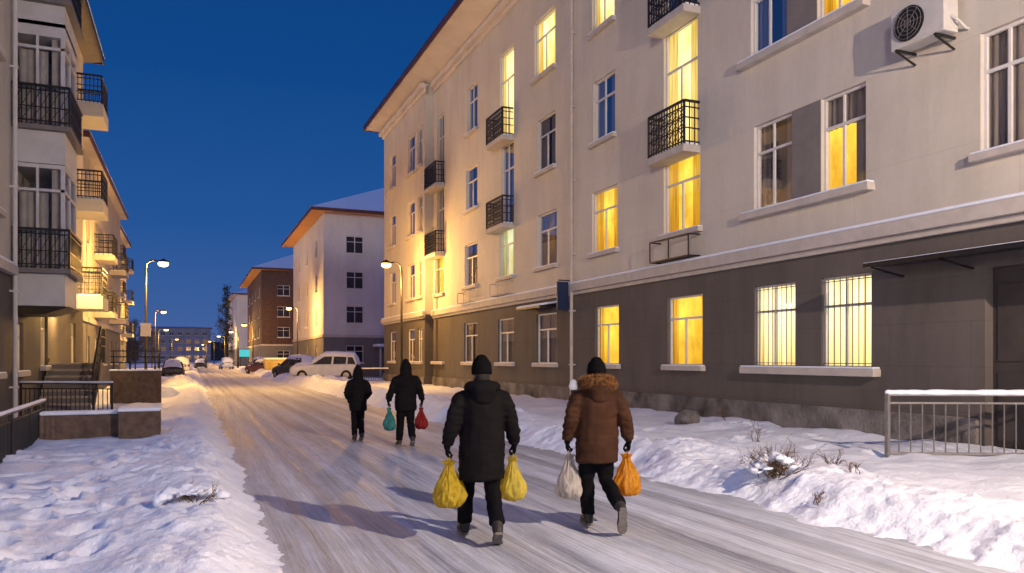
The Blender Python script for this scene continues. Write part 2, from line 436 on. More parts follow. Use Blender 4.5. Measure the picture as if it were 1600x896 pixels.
def balcony(parent, fr, s0, s1, z, depth=.55, hr=1.15, slab=.2, slab_m=None, step=.13):
    g = MB(); g.fbox(fr, s0, s1, z - slab, z, .002, depth); b = g.build('balcony', slab_m or trim_m, parent, bevel=.015)
    r = MB(); d = depth - .05
    a0, a1 = s0 + .04, s1 - .04
    for zz, w in ((z + hr, .06), (z + .08, .035), (z + hr * .38, .03), (z + hr * .62, .03), (z + hr * .86, .03)):
        r.bar(fr(a0, zz, d), fr(a1, zz, d), w); r.bar(fr(a0, zz, .02), fr(a0, zz, d), w); r.bar(fr(a1, zz, .02), fr(a1, zz, d), w)
    n = int((a1 - a0) / step)
    for i in range(n + 1):
        s = a0 + (a1 - a0) * i / n
        r.bar(fr(s, z, d), fr(s, z + hr, d), .024 if i % n else .05)
    k = max(2, int(d / step))
    for i in range(1, k):
        for s in (a0, a1): r.bar(fr(s, z, d * i / k), fr(s, z + hr, d * i / k), .024)
    for i in range(0, n - 1, 2):
        sa = a0 + (a1 - a0) * i / n; sb = a0 + (a1 - a0) * (i + 2) / n
        for za, zb in ((.38, .62), (.62, .86), (.08, .38)):
            r.bar(fr(sa, z + hr * za, d), fr(sb, z + hr * zb, d), .016); r.bar(fr(sb, z + hr * za, d), fr(sa, z + hr * zb, d), .016)
    r.build('railing', iron_m, b)
    g = MB(); g.fbox(fr, s0 + .05, s1 - .05, z + .002, z + .06, .05, depth - .09); g.build('snow_strip', snow_fine, b)
    return b

# ------------------------------------------------------------------ right apartment building
RB = empty('apartment_building', (18, 25, 0), 0, 'long four storey cream building with taupe ground floor and yellow lit windows, right', 'building')
X1, X2, YS, YE = 12.5, 12.0, 41.5, 51.3
fr1 = frame_at((X1, 0, 0), (0, 1, 0), (-1, 0, 0)); fr2 = frame_at((X2, 0, 0), (0, 1, 0), (-1, 0, 0))
FZ = [(1.54, 3.47), (5.25, 7.32), (8.95, 11.02), (12.68, 14.95)]
DZ = {2: (7.5, 11.0), 3: (11.2, 15.0)}
todo = []
def addw(l, r, f, style='dark', X=X1, z=None, **kw):
    zz = z or FZ[f]; h = (Yf(r, X), Yf(l, X), zz[0], zz[1]); todo.append((h, style, kw, X))
addw(675, 694, 0, 'dim'); addw(725, 746, 0); addw(778, 803, 0); addw(838, 870, 0)
addw(930, 967, 0, 'yellow'); addw(1043, 1098, 0, 'yellow')
addw(1178, 1243, 0, 'cream', bars=True, sill=False); addw(1283, 1362, 0, 'cream', bars=True, sill=False, mull=1)
addw(680, 694, 1, 'yellow'); addw(726, 746, 1); addw(780, 803, 1, 'cool'); addw(839, 870, 1, 'dim')
addw(925, 965, 1, 'yellow'); addw(1037, 1094, 1, 'yellow')
addw(1178, 1238, 1, 'dark', sill=False); addw(1283, 1353, 1, 'low', sill=False); addw(1532, 1660, 1, 'dark', mull=2)
addw(683, 694, 2, z=DZ[2], door=True, sill=False); addw(728, 746, 2); addw(783, 803, 2, z=DZ[2], door=True, sill=False)
addw(840, 868, 2); addw(927, 961, 2); addw(1037, 1090, 2, 'white', z=DZ[2], door=True, sill=False)
addw(1173, 1230, 2, 'dark', sill=False); addw(1277, 1346, 2, 'yellow', sill=False); addw(1532, 1660, 2, 'yellow', mull=2)
addw(683, 694, 3, z=DZ[3], door=True, sill=False); addw(730, 746, 3); addw(781, 803, 3, 'white', z=DZ[3], door=True, sill=False)
addw(835, 868, 3, 'white'); addw(925, 960, 3, 'white'); addw(1037, 1090, 3, 'dark', z=DZ[3], door=True, sill=False)
addw(1173, 1230, 3, 'dark', sill=False); addw(1277, 1346, 3, 'dark', sill=False)
for f in range(4):
    for l, r in ((609, 618), (637, 648), (652.5, 660)): addw(l, r, f, 'dim' if (f == 0 and l > 630) or (f == 1 and l > 650) else 'dark', X=X2)
h1 = [h for h, s, k, X in todo if X == X1]; h2 = [h for h, s, k, X in todo if X == X2]
DOOR = (7.0, 9.0, .15, 3.3)
YB = 2.0
mb = MB(); wall(mb, fr1, YB, YS, 4.2, 17.1, h1); wall(mb, fr2, YS, YE, 4.2, 17.1, h2)
mb.quad((X2, YS, 4.2), (X1, YS, 4.2), (X1, YS, 17.1), (X2, YS, 17.1))
for y in (YB, YE): mb.quad((X1 if y == YB else X2, y, 4.2), (26, y, 4.2), (26, y, 17.1), (X1 if y == YB else X2, y, 17.1))
mb.quad((26, YB, 4.2), (26, YE, 4.2), (26, YE, 17.1), (26, YB, 17.1))
mb.build('upper_wall', wall_up, RB, recalc=False)
mb = MB(); wall(mb, fr1, YB, YS, -.4, 4.2, h1 + [DOOR]); wall(mb, fr2, YS, YE, -.4, 4.2, h2)
mb.quad((X2, YS, -.4), (X1, YS, -.4), (X1, YS, 4.2), (X2, YS, 4.2))
for y in (YB, YE): mb.quad((X1 if y == YB else X2, y, -.4), (26, y, -.4), (26, y, 4.2), (X1 if y == YB else X2, y, 4.2))
mb.quad((26, YB, -.4), (26, YE, -.4), (26, YE, 4.2), (26, YB, 4.2))
mb.build('lower_wall', wall_low, RB, recalc=False)
for h, style, kw, X in todo: window(RB, fr1 if X == X1 else fr2, *h, style=style, **kw)
for f, l, r, a, b in ((0, 1243, 1283, 1178, 1362), (1, 1238, 1283, 1178, 1353), (2, 1230, 1277, 1173, 1346), (3, 1230, 1277, 1173, 1346)):
    z0, z1 = FZ[f]
    if f:
        mb = MB(); mb.fbox(fr1, Yf(r, X1) + .003, Yf(l, X1) - .003, z0, z1, -.2, .012); mb.build('window_panel', panel_m, RB)
    mb = MB(); mb.fbox(fr1, Yf(b, X1) - .22, Yf(a, X1) + .3, z0 - .16, z0 - .003, -.08, .2); s = mb.build('sill', trim_m, RB, bevel=.015)
    mb = MB(); mb.fbox(fr1, Yf(b, X1) - .2, Yf(a, X1) + .28, z0 - .002, z0 + .035, .0, .19); mb.build('snow_strip', snow_fine, s, bevel=.012)
for (l, r), fs in (((662, 695), (2, 3)), ((758, 803), (2, 3)), ((1010, 1095), (2, 3))):
    for f in fs: balcony(RB, fr1, Yf(r, X1), Yf(l, X1 - .55), DZ[f][0] - .08)
mb = MB(); mb.fbox(fr1, YB, YS - .2, 4.1, 4.36, .003, .2); mb.fbox(fr1, YB, YS - .2, 3.98, 4.098, .003, .1)
mb.fbox(fr2, YS - .2, YE + .15, 4.1, 4.36, .003, .2); mb.fbox(fr2, YS - .1, YE + .1, 3.98, 4.098, .003, .1)
lg = mb.build('ledge', trim_m, RB, bevel=.015)
mb = MB(); mb.fbox(fr1, YB, YS - .25, 4.363, 4.43, .003, .18); mb.fbox(fr2, YS - .2, YE + .1, 4.363, 4.43, .003, .18); mb.build('snow_strip', snow_fine, lg, bevel=.02)
mb = MB(); mb.fbox(fr1, 9.1, YS, -.4, .72, .003, .07); mb.fbox(fr2, YS, YE, -.4, .72, .003, .07); mb.build('plinth', plinth_m, RB, bevel=.02)
mb = MB()
for a, b, c in ((16.55, 16.75, .12), (16.76, 17.02, .3)):
    mb.fbox(fr1, YB, YS - .3, a, b, .003, c); mb.fbox(fr2, YS - .3, YE + c, a, b, .003, c)
mb.build('cornice', soffit_m, RB, bevel=.02)
E0, E1 = YB - 1.2, YE + 1.6
mb = MB(); mb.quad((12.4, E0, 17.04), (12.4, E1 - 1.5, 17.04), (11.0, E1, 17.5), (11.0, E0, 17.5)); mb.quad((12.4, E1 - 1.5, 17.04), (27, E1 - 1.5, 17.04), (27, E1, 17.5), (11, E1, 17.5))
mb.build('soffit', soffit_m, RB)
mb = MB(); mb.box(10.93, 11.0, E0, E1 + .07, 17.45, 17.72); mb.box(11.003, 27, E1, E1 + .07, 17.45, 17.72); mb.build('fascia', fascia_m, RB)
mb = MB(); mb.quad((10.9, E0, 17.73), (10.9, E1 + .1, 17.73), (19, E1 - 8, 21), (19, E0, 21)); mb.quad((27, E0, 17.73), (27, E1 + .1, 17.73), (19, E1 - 8, 21), (19, E0, 21)); mb.quad((10.9, E1 + .1, 17.73), (27, E1 + .1, 17.73), (19, E1 - 8, 21))
mb.build('roof', fascia_m, RB)
for px, X in ((893, 12.36), (669, 12.36)):
    y = Yf(px, X); mb = MB()
    mb.loft([(X, y, .35), (X, y, 16.5), (X - .05, y, 16.7)], [.06, .06, .06], 10)
    for z in (1.5, 3.4, 5.4, 8, 10.6, 13.2, 15.8): mb.box(X - .075, X + .13, y - .075, y + .075, z, z + .05)
    mb.build('drainpipe', trim_m, RB, smooth=False)
mb = MB(); mb.fbox(fr1, DOOR[0], DOOR[1], DOOR[2], DOOR[3], -.25, -.2)
for s in (DOOR[0] + .1, DOOR[0] + 1.05): mb.fbox(fr1, s, s + .85, .35, 1.5, -.2, -.175); mb.fbox(fr1, s, s + .85, 1.7, 3.0, -.2, -.175)
dr = mb.build('door', mk('dark_door', (.045, .038, .037), .5, .2, 3, .1, 30), RB)
mb = MB(); mb.loft([fr1(8.0, 1.3, -.14), fr1(8.0, 1.55, -.14)], [.018, .018], 8); mb.build('handle', steel_m, dr)
mb = MB(); y1 = Yf(1348, 11.6)
mb.hexa([(11.6, 3, 3.44), (12.49, 3, 3.52), (12.49, y1, 3.52), (11.6, y1, 3.44), (11.6, 3, 3.52), (12.49, 3, 3.62), (12.49, y1, 3.62), (11.6, y1, 3.52)])
cn = mb.build('canopy', iron_m, RB)
for y in (y1 - .15, 9.2, 7.0):
    mb = MB(); mb.bar((11.65, y, 3.43), (12.48, y, 3.3), .035); mb.build('bracket', iron_m, cn)
mb = MB(); mb.hexa([(11.6, 3, 3.523), (12.4, 3, 3.61), (12.4, y1, 3.61), (11.6, y1, 3.523), (11.62, 3, 3.535), (12.4, 3, 3.64), (12.4, y1, 3.64), (11.62, y1, 3.535)]); mb.build('snow_strip', snow_fine, cn)
ya, yb = Yf(874, X1), Yf(806, 11.7)
mb = MB(); mb.hexa([(11.7, ya, 3.6), (12.49, ya, 3.66), (12.49, yb, 3.66), (11.7, yb, 3.6), (11.7, ya, 3.68), (12.49, ya, 3.8), (12.49, yb, 3.8), (11.7, yb, 3.68)])
cn = mb.build('canopy', iron_m, RB)
mb = MB(); mb.hexa([(11.7, ya, 3.683), (12.47, ya, 3.8), (12.47, yb, 3.8), (11.7, yb, 3.683), (11.75, ya, 3.76), (12.47, ya, 3.88), (12.47, yb, 3.88), (11.75, yb, 3.76)]); mb.build('snow_strip', snow_fine, cn)
for l, r, z0, z1, mm in ((1033, 1094, 4.48, 5.05, iron_m), (778, 803, 4.48, 5.0, trim_m), (726, 746, 4.45, 4.95, trim_m)):
    a, b = Yf(r, X1), Yf(l, X1); mb = MB()
    for z in (z0, z1):
        mb.bar(fr1(a, z, .38), fr1(b, z, .38), .035); mb.bar(fr1(a, z, .01), fr1(a, z, .38), .035); mb.bar(fr1(b, z, .01), fr1(b, z, .38), .035)
    for s in (a, (a + b) / 2, b): mb.bar(fr1(s, z0, .38), fr1(s, z1, .38), .03)
    for i in range(5): mb.bar(fr1(a, z0 + .005, .05 + i * .07), fr1(b, z0 + .005, .05 + i * .07), .02)
    mb.build('wall_rack', mm, RB)
ac = empty('air_conditioner', (12.3, 9.95, 7.35), 0, 'white outdoor air conditioner unit on the cream wall, upper right', 'air conditioner')
ac_w = mk('ac_white', (.48, .47, .46), .5, .08, 4, 0)
mb = MB(); mb.box(12.02, 12.38, 9.4, 10.5, 7.45, 8.2); mb.build('casing', ac_w, ac, bevel=.02)
mb = MB()
mb.loft([(12.02, 10.1, 7.83), (11.99, 10.1, 7.83)], [.31, .31], 28, (0, 1, 0), .02, .02); fan = mb.build('fan_opening', iron_m, ac)
mb = MB()
for q in range(1, 5):
    rr = .07 * q
    for i in range(20):
        a, b = i * math.pi / 10, (i + 1) * math.pi / 10
        mb.bar((11.975, 10.1 + rr * math.cos(a), 7.83 + rr * math.sin(a)), (11.975, 10.1 + rr * math.cos(b), 7.83 + rr * math.sin(b)), .008)
for i in range(8):
    a = i * math.pi / 4; mb.bar((11.975, 10.1, 7.83), (11.975, 10.1 + .3 * math.cos(a), 7.83 + .3 * math.sin(a)), .008)
mb.build('fan_guard', steel_m, fan)
for y in (9.55, 10.35):
    mb = MB(); mb.bar((11.98, y, 7.42), (12.49, y, 7.42), .04); mb.bar((12.0, y, 7.4), (12.48, y, 7.22), .03); mb.build('bracket', iron_m, ac)
mb = MB(); mb.loft([(12.2, 9.39, 7.7), (12.25, 9.3, 7.6), (12.45, 9.3, 7.5), (12.49, 9.3, 7.5)], [.025] * 4, 8); mb.build('pipe', ac_w, ac, smooth=True)
ys = Yf(880, 12.1)
sg = empty('wall_sign', (12.2, ys, 3.4), 0, 'small dark blue sign board hung beside the drainpipe above the ground floor windows', 'sign')
mb = MB(); mb.box(11.85, 12.3, ys - .03, ys + .03, 3.45, 4.45); mb.build('board', mk('sign_blue', (.008, .02, .07), .4, .1, 4, 0), sg, bevel=.008)
mb = MB(); mb.bar((11.9, ys, 4.5), (12.49, ys, 4.5), .04); mb.build('bracket', iron_m, sg)
mb = MB(); mb.bar((12.3, ys, 3.7), (12.49, ys, 3.7), .03); mb.build('bracket', iron_m, sg)

# ------------------------------------------------------------------ generic blocks
def block(name, label, x0, x1, y0, y1, zt, zl, wm, lm, side, ws, we, floors, ov=1.0, lit=(), group=None, rise=3, sof=None, balc=(), zb=-.3, litmat=None):
    rt = empty(name, ((x0 + x1) / 2, (y0 + y1) / 2, 0), 0, label, 'building', group)
    xs = x0 if side < 0 else x1; xo = x1 if side < 0 else x0
    fs = frame_at((xs, 0, 0), (0, 1, 0), (side, 0, 0)); fe = frame_at((0, y0, 0), (1, 0, 0), (0, -1, 0))
    hs = [(a, b, z0, z1) for a, b in ws for z0, z1 in floors]; he = [(a, b, z0, z1) for a, b in we for z0, z1 in floors]
    for nm, za, zb_, m in (('upper_wall', zl, zt, wm), ('lower_wall', zb, zl, lm)):
        mb = MB(); wall(mb, fs, y0, y1, za, zb_, hs, .2); wall(mb, fe, x0, x1, za, zb_, he, .2)
        mb.quad((xo, y0, za), (xo, y1, za), (xo, y1, zb_), (xo, y0, zb_)); mb.quad((x0, y1, za), (x1, y1, za), (x1, y1, zb_), (x0, y1, zb_))
        mb.build(nm, m, rt, recalc=False)
    k = 0
    for fr, hh in ((fs, hs), (fe, he)):
        for a, b, c, d in hh:
            mb = MB(); t = .07
            for q in ((a, a + t, c, d), (b - t, b, c, d), (a + t, b - t, c, c + t), (a + t, b - t, d - t, d), ((a + b) / 2 - .04, (a + b) / 2 + .04, c + t, d - t)): mb.fbox(fr, *q, -.16, -.1)
            mb.fbox(fr, a + t, b - t, c + (d - c) * .65, c + (d - c) * .65 + .06, -.155, -.105)
            mb.fbox(fr, a - .08, b + .08, c - .1, c - .004, -.05, .1)
            w = mb.build('window', frame_m, rt)
            g = MB(); g.quad(fr(a, c, -.14), fr(b, c, -.14), fr(b, d, -.14), fr(a, d, -.14)); g.build('pane', (litmat or small_lit) if k in lit else glass_dark, w)
            k += 1
    for a, b, z in balc: balcony(rt, fs, a, b, z, 1.0, 1.1, .3, step=.22)
    g = MB(); g.box(xs + side * .003 if side > 0 else xs - .1, xs + .1 if side > 0 else xs - .003, y0, y1, zl - .1, zl + .15); g.box(x0, x1, y0 - .1, y0 - .003, zl - .1, zl + .15); g.build('ledge', trim_m, rt)
    X0, X1_, Y0, Y1_ = x0 - ov, x1 + ov, y0 - ov, y1 + ov
    g = MB(); g.quad((X0, Y0, zt), (X1_, Y0, zt), (X1_, Y1_, zt), (X0, Y1_, zt)); g.build('soffit', sof or soffit_m, rt)
    g = MB(); g.box(X0 - .05, X0, Y0, Y1_, zt - .02, zt + .28); g.box(X1_, X1_ + .05, Y0, Y1_, zt - .02, zt + .28); g.box(X0 - .05, X1_ + .05, Y0 - .05, Y0, zt - .02, zt + .28); g.build('fascia', fascia_m, rt)
    w2 = min(X1_ - X0, Y1_ - Y0) / 2; A = V(((X0 + X1_) / 2, Y0 + w2, zt + rise)); B = V(((X0 + X1_) / 2, Y1_ - w2 + .01, zt + rise))
    if X1_ - X0 > Y1_ - Y0:
        A = V((X0 + w2, (Y0 + Y1_) / 2, zt + rise)); B = V((X1_ - w2, (Y0 + Y1_) / 2, zt + rise))
    e = .08; zz = zt + .285
    c = [V((X0 - e, Y0 - e, zz)), V((X1_ + e, Y0 - e, zz)), V((X1_ + e, Y1_ + e, zz)), V((X0 - e, Y1_ + e, zz))]
    g = MB()
    if X1_ - X0 > Y1_ - Y0:
        g.quad(c[0], c[1], B, A); g.quad(c[2], c[3], A, B); g.quad(c[1], c[2], B); g.quad(c[3], c[0], A)
    else:
        g.quad(c[3], c[0], A, B); g.quad(c[1], c[2], B, A); g.quad(c[0], c[1], A); g.quad(c[2], c[3], B)
    g.build('roof', snow_fine, rt)
    return rt

fl4 = [(1.3, 3.0), (5.2, 6.9), (8.6, 10.3), (12.1, 13.8)]
D = block('apartment_building', 'white four storey building with snowy hipped roof and orange-lit eaves behind the parked cars', 11.8, 27, 76, 100, 15.9, 3.9, bld_white, bld_grey, -1,
      [(80, 81.4), (87, 88.4), (94, 95.4)], [(14.0, 15.7), (18.6, 20.3), (23, 24.6)], fl4, 1.3, sof=orange_lit_soffit, rise=4.6)
mb = MB(); mb.box(16.6, 22, 73.5, 75.99, 2.7, 2.85); cn = mb.build('canopy', bld_grey, D)
mb = MB(); mb.box(16.6, 22, 73.5, 75.95, 2.853, 3.15); mb.build('snow_strip', snow_fine, cn, bevel=.1)
for xx in (16.8, 21.7):
    mb = MB(); mb.box(xx, xx + .15, 73.6, 73.75, -.2, 2.7); mb.build('post', trim_m, cn)
block('apartment_building', 'red brick four storey building with snowy roof, beyond the white hipped roof building', 10.5, 26, 132, 166, 16.2, 3.9, brick_m, bld_grey, -1,
      [(136, 138), (144, 146), (152, 154), (160, 162)], [(13, 15), (18, 20), (22.5, 24.5)], fl4, 1.5, sof=orange_lit_soffit, lit=(1, 5, 9), rise=4.5)
block('apartment_building', 'distant pale building with snow on its roof, farthest on the right side of the street', 9.5, 24, 188, 230, 16.4, 3.9, bld_white, bld_grey, -1,
      [(195, 197), (205, 207), (215, 217)], [(12, 14), (17, 19)], fl4, 1.2, lit=(2, 4))
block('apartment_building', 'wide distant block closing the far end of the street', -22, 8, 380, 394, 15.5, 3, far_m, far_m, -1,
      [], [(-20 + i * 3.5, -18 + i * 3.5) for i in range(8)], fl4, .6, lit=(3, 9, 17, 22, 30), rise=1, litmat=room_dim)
block('apartment_building', 'second left building with rows of small black balconies, just past the sign plate lamp post', -18, -5, 42, 65, 12.3, 3.7, bld_warm, bld_grey, 1,
      [(45, 46.2), (48.5, 49.9), (53, 54.2), (57, 58.4), (61, 62.2)], [], [(1.4, 2.9), (4.6, 6.4), (7.8, 9.6)], .45, lit=(1, 4, 7, 12), balc=[(a, b, z) for a, b in ((48, 50.4), (56.5, 58.9)) for z in (4.3, 7.5)], rise=2.4)
block('apartment_building', 'third building on the left, farthest down that side, with dark balconies', -20, -6.8, 72, 96, 14.2, 3.7, bld_warm, bld_grey, 1,
      [(75, 76.4), (80, 81.4), (86, 87.4), (91, 92.4)], [(-12, -10.5)], [(1.4, 2.9), (4.6, 6.4), (8.1, 9.8), (11.4, 13)], .45, lit=(2, 6, 9), balc=[(a, b, z) for a, b in ((79.5, 82), (90, 92.5)) for z in (4.3, 7.8, 11.1)], rise=2.4)

# ------------------------------------------------------------------ near left building with bay
LA = empty('apartment_building', (-9, 28, 0), 0, 'nearest left building with stacked glazed bays, black railings and white drainpipe', 'building')
XL = -4.2; YA, YZ = 18.5, 36.5; ZT = 14.3
fl = frame_at((XL, 0, 0), (0, 1, 0), (1, 0, 0))
hl = []; tl = []
for (a, b, z0, z1, st) in ((20.0, 21.3, 5.2, 7.0, 'dark'), (20.0, 21.3, 8.9, 10.7, 'dark'), (20.0, 21.3, 1.4, 3.1, 'dark'), (26.5, 27.8, 5.2, 7.0, 'dark'), (26.5, 27.8, 8.9, 10.7, 'yellow'), (26.8, 28.0, 1.5, 3.2, 'yellow'), (22.9, 24.2, 1.4, 2.7, 'yellow'), (29.4, 30.8, 5.2, 7.0, 'dark'), (29.4, 30.8, 8.9, 10.7, 'dark'),
                      (33, 34.3, 4.1, 6.6, 'yellow'), (33, 34.3, 7.8, 10.3, 'white'), (33, 34.3, 11.3, 13.7, 'dark'), (33, 34.3, 1.4, 3.1, 'yellow')):
    hl.append((a, b, z0, z1)); tl.append(st)
mb = MB(); wall(mb, fl, YA, YZ, 3.9, ZT, hl); mb.quad((XL, YZ, 3.9), (-16, YZ, 3.9), (-16, YZ, ZT), (XL, YZ, ZT)); mb.quad((XL, YA, 3.9), (-16, YA, 3.9), (-16, YA, ZT), (XL, YA, ZT)); mb.quad((-16, YA, 3.9), (-16, YZ, 3.9), (-16, YZ, ZT), (-16, YA, ZT))
mb.build('upper_wall', wall_up, LA, recalc=False)
mb = MB(); wall(mb, fl, YA, YZ, -.3, 3.9, hl); mb.quad((XL, YZ, -.3), (-16, YZ, -.3), (-16, YZ, 3.9), (XL, YZ, 3.9)); mb.quad((XL, YA, -.3), (-16, YA, -.3), (-16, YA, 3.9), (XL, YA, 3.9)); mb.quad((-16, YA, -.3), (-16, YZ, -.3), (-16, YZ, 3.9), (-16, YA, 3.9))
mb.build('lower_wall', wall_low, LA, recalc=False)
for h, st in zip(hl, tl): window(LA, fl, *h, style=st, sill=h[0] < 32)
mb = MB(); mb.fbox(fl, YA, 22.6, 3.82, 4.05, .003, .18); mb.fbox(fl, 25.3, 32.6, 3.82, 4.05, .003, .18); lg = mb.build('ledge', trim_m, LA, bevel=.015)
mb = MB(); mb.fbox(fl, YA, 22.6, 4.053, 4.11, .003, .16); mb.fbox(fl, 25.3, 32.6, 4.053, 4.11, .003, .16); mb.build('snow_strip', snow_fine, lg)
mb = MB(); mb.quad((XL, YA - .4, ZT), (-3.55, YA - .4, ZT + .1), (-3.55, YZ + .6, ZT + .1), (XL, YZ + .6, ZT)); mb.box(XL - 6, XL, YZ + .003, YZ + .6, ZT - .02, ZT + .02); mb.build('soffit', panel_m, LA)
mb = MB(); mb.box(-3.55, -3.48, YA - .4, YZ + .65, ZT + .03, ZT + .3); mb.box(-16, -3.553, YZ + .6, YZ + .65, ZT + .03, ZT + .3); mb.build('fascia', iron_m, LA)
mb = MB(); mb.quad((-3.45, YA - .4, ZT + .31), (-3.45, YZ + .7, ZT + .31), (-9, YZ - 3, 17), (-9, YA, 17)); mb.quad((-3.45, YZ + .7, ZT + .31), (-16, YZ + .7, ZT + .31), (-9, YZ - 3, 17)); mb.build('roof', snow_fine, LA)
bx0, bx1, by0, by1 = XL + .003, -3.05, 22.9, 25.1
def bay(z):
    m = MB()
    m.box(bx0, bx1, by0, by1, z - .95, z)
    for (x, y) in ((bx0 + .04, by0 + .03), (bx1 - .05, by0 + .05), (bx1 - .05, by1 - .05)): m.box(x - .045, x + .045, y - .045, y + .045, z, z + 2.65)
    m.box(bx0, bx1, by0 + .005, by0 + .085, z + 2.0, z + 2.07); m.box(bx0 + .5, bx0 + .56, by0 + .008, by0 + .08, z, z + 2.65)
    m.box(bx1 - .085, bx1 - .005, by0 + .1, by1 - .1, z + 2.0, z + 2.07); m.box(bx1 - .08, bx1 - .01, (by0 + by1) / 2 - .04, (by0 + by1) / 2 + .04, z, z + 2.65)
    m.box(bx0, bx1, by0, by1, z + 2.6, z + 2.7)
    m.box(bx0, bx1 - .1, by1 - .12, by1 - .003, z, z + 2.6)
    b = m.build('bay_window', bay_m, LA)
    g = MB(); g.quad((bx0, by0 + .05, z), (bx1 - .05, by0 + .05, z), (bx1 - .05, by0 + .05, z + 2.6), (bx0, by0 + .05, z + 2.6)); g.quad((bx1 - .045, by0 + .05, z), (bx1 - .045, by1, z), (bx1 - .045, by1, z + 2.6), (bx1 - .045, by0 + .05, z + 2.6)); g.build('pane', glass_m, b)
    g = MB(); fe = frame_at((0, by0, 0), (1, 0, 0), (0, -1, 0)); folds(g, fe, bx0 + .1, bx0 + .75, z, z + 2.0, -.2); folds(g, fe, bx1 - .32, bx1 - .1, z, z + 2.6, -.2)
    fs2 = frame_at((bx1, 0, 0), (0, 1, 0), (1, 0, 0)); folds(g, fs2, by0 + .2, by1 - .1, z, z + 2.6, -.3); g.build('curtain', pale_cloth, b, smooth=True)
    g = MB(); g.box(bx0, bx1 + .16, by0 - .2, by1 + .1, z - .12, z - .003)
    bl = g.build('balcony', panel_m, LA)
    r = MB(); x1, y0_, y1_ = bx1 + .12, by0 - .16, by1 + .06
    for zz, w in ((z + 1.0, .06), (z + .88, .03), (z + .1, .035), (z + .45, .025)):
        r.bar((bx0, y0_, zz), (x1, y0_, zz), w); r.bar((x1, y0_, zz), (x1, y1_, zz), w)
    n = 12
    for i in range(n + 1): r.bar((bx0 + (x1 - bx0) * i / n, y0_, z), (bx0 + (x1 - bx0) * i / n, y0_, z + 1), .024 if i < n else .05)
    for i in range(1, 18): r.bar((x1, y0_ + (y1_ - y0_) * i / 18, z), (x1, y0_ + (y1_ - y0_) * i / 18, z + 1), .024)
    for i in range(0, n, 2): r.bar((bx0 + (x1 - bx0) * i / n, y0_, z + .1), (bx0 + (x1 - bx0) * (i + 2) / n, y0_, z + .45), .014); r.bar((bx0 + (x1 - bx0) * i / n, y0_, z + .45), (bx0 + (x1 - bx0) * (i + 2) / n, y0_, z + .88), .014)
    r.build('railing', iron_m, bl)
for z in (4.05, 7.72, 11.0): bay(z)
mb = MB(); mb.hexa([(bx0, by0 + .3, 2.9), (bx1 - .5, by0 + .3, 2.9), (bx1 - .5, by1 - .2, 2.9), (bx0, by1 - .2, 2.9), (bx0, by0, 3.09), (bx1 + .1, by0, 3.09), (bx1 + .1, by1, 3.09), (bx0, by1, 3.09)]); mb.build('bay_base', iron_m, LA)
for z in (4.1, 7.75, 11.35): balcony(LA, fl, 32.7, 34.7, z, 1.1, 1.05, .5, wall_up, .12)
mb = MB(); mb.loft([(XL + .12, 22.5, .3), (XL + .12, 22.5, 14)], [.055, .055], 10)
for z in (1, 3.4, 6, 9, 12): mb.box(XL + .003, XL + .19, 22.43, 22.57, z, z + .05)
mb.build('drainpipe', frame_m, LA)

def point(name, loc, w, c, parent=None, r=.12):
    l = bpy.data.lights.new(name, 'POINT'); l.energy = w; l.color = c; l.shadow_soft_size = r
    o = bpy.data.objects.new(name, l); col.objects.link(o); o.location = loc
    if parent: o.parent = parent
    return o
bulb_m = glow('lamp_glow', (1, .55, .13), 9)
for nm, lb, yy, zz, ww in (('wall_lamp', 'glowing wall lamp on the nearest left building beside the balconies', 31.6, 4.6, 330), ('wall_lamp', 'low wall lamp over the stairs of the nearest left building', 29.0, 3.4, 260)):
    wl = empty(nm, (-4.0, yy, zz), 0, lb, 'lamp', 'wall lamps on the left building')
    mb = MB(); mb.bar((-4.2, yy, zz + .15), (-3.75, yy, zz + .2), .04); mb.loft([(-3.75, yy, zz + .1), (-3.75, yy, zz + .22)], [.12, .05], 12); mb.build('bracket', iron_m, wl)
    mb = MB(); mb.ball((-3.75, yy, zz + .04), .1); mb.build('bulb', bulb_m, wl, smooth=True)
    point('lamp_light', (.35, 0, -.1), ww, (1, .58, .18), wl)

es = empty('entrance_stairs', (-3.6, 27, 0), 0, 'outdoor entrance stairs with wooden treads beside the nearest left building', 'stairs')
wood = mk('tread_wood', (.34, .29, .23), .8, .3, 4, .2, 20, stretch=(1, 6, 6))
for i in range(7):
    z = .35 + i * .2; y = 25.9 + i * .3
    mb = MB(); mb.box(-4.15, -2.75, y, y + .33, z, z + .06); mb.build('tread', wood, es)
    mb = MB(); mb.box(-4.13, -2.78, y + .04, y + .07, z - .2, z - .003); mb.build('riser', panel_m, es)
mb = MB(); mb.box(-4.15, -2.75, 28.0, 29.3, 1.5, 1.6); mb.build('landing', wood, es)
for x in (-4.17, -2.72):
    mb = MB(); mb.bar((x, 25.8, .15), (x, 28.1, 1.65), .05, .22); mb.build('stringer', iron_m, es)
mb = MB()
for x in (-2.72,):
    for dz, w in ((1.0, .06), (.7, .03), (.4, .03)):
        mb.bar((x, 25.8, .3 + dz), (x, 28.0, 1.75 + dz), w); mb.bar((x, 28.0, 1.75 + dz), (x, 29.3, 1.75 + dz), w)
    for i in range(6): mb.bar((x, 25.85 + i * .42, .1 + i * .28), (x, 25.85 + i * .42, 1.33 + i * .28), .04)
    for y in (28.4, 28.8, 29.25): mb.bar((x, y, 1.6), (x, y, 2.75), .04)
mb.build('railing', iron_m, es)
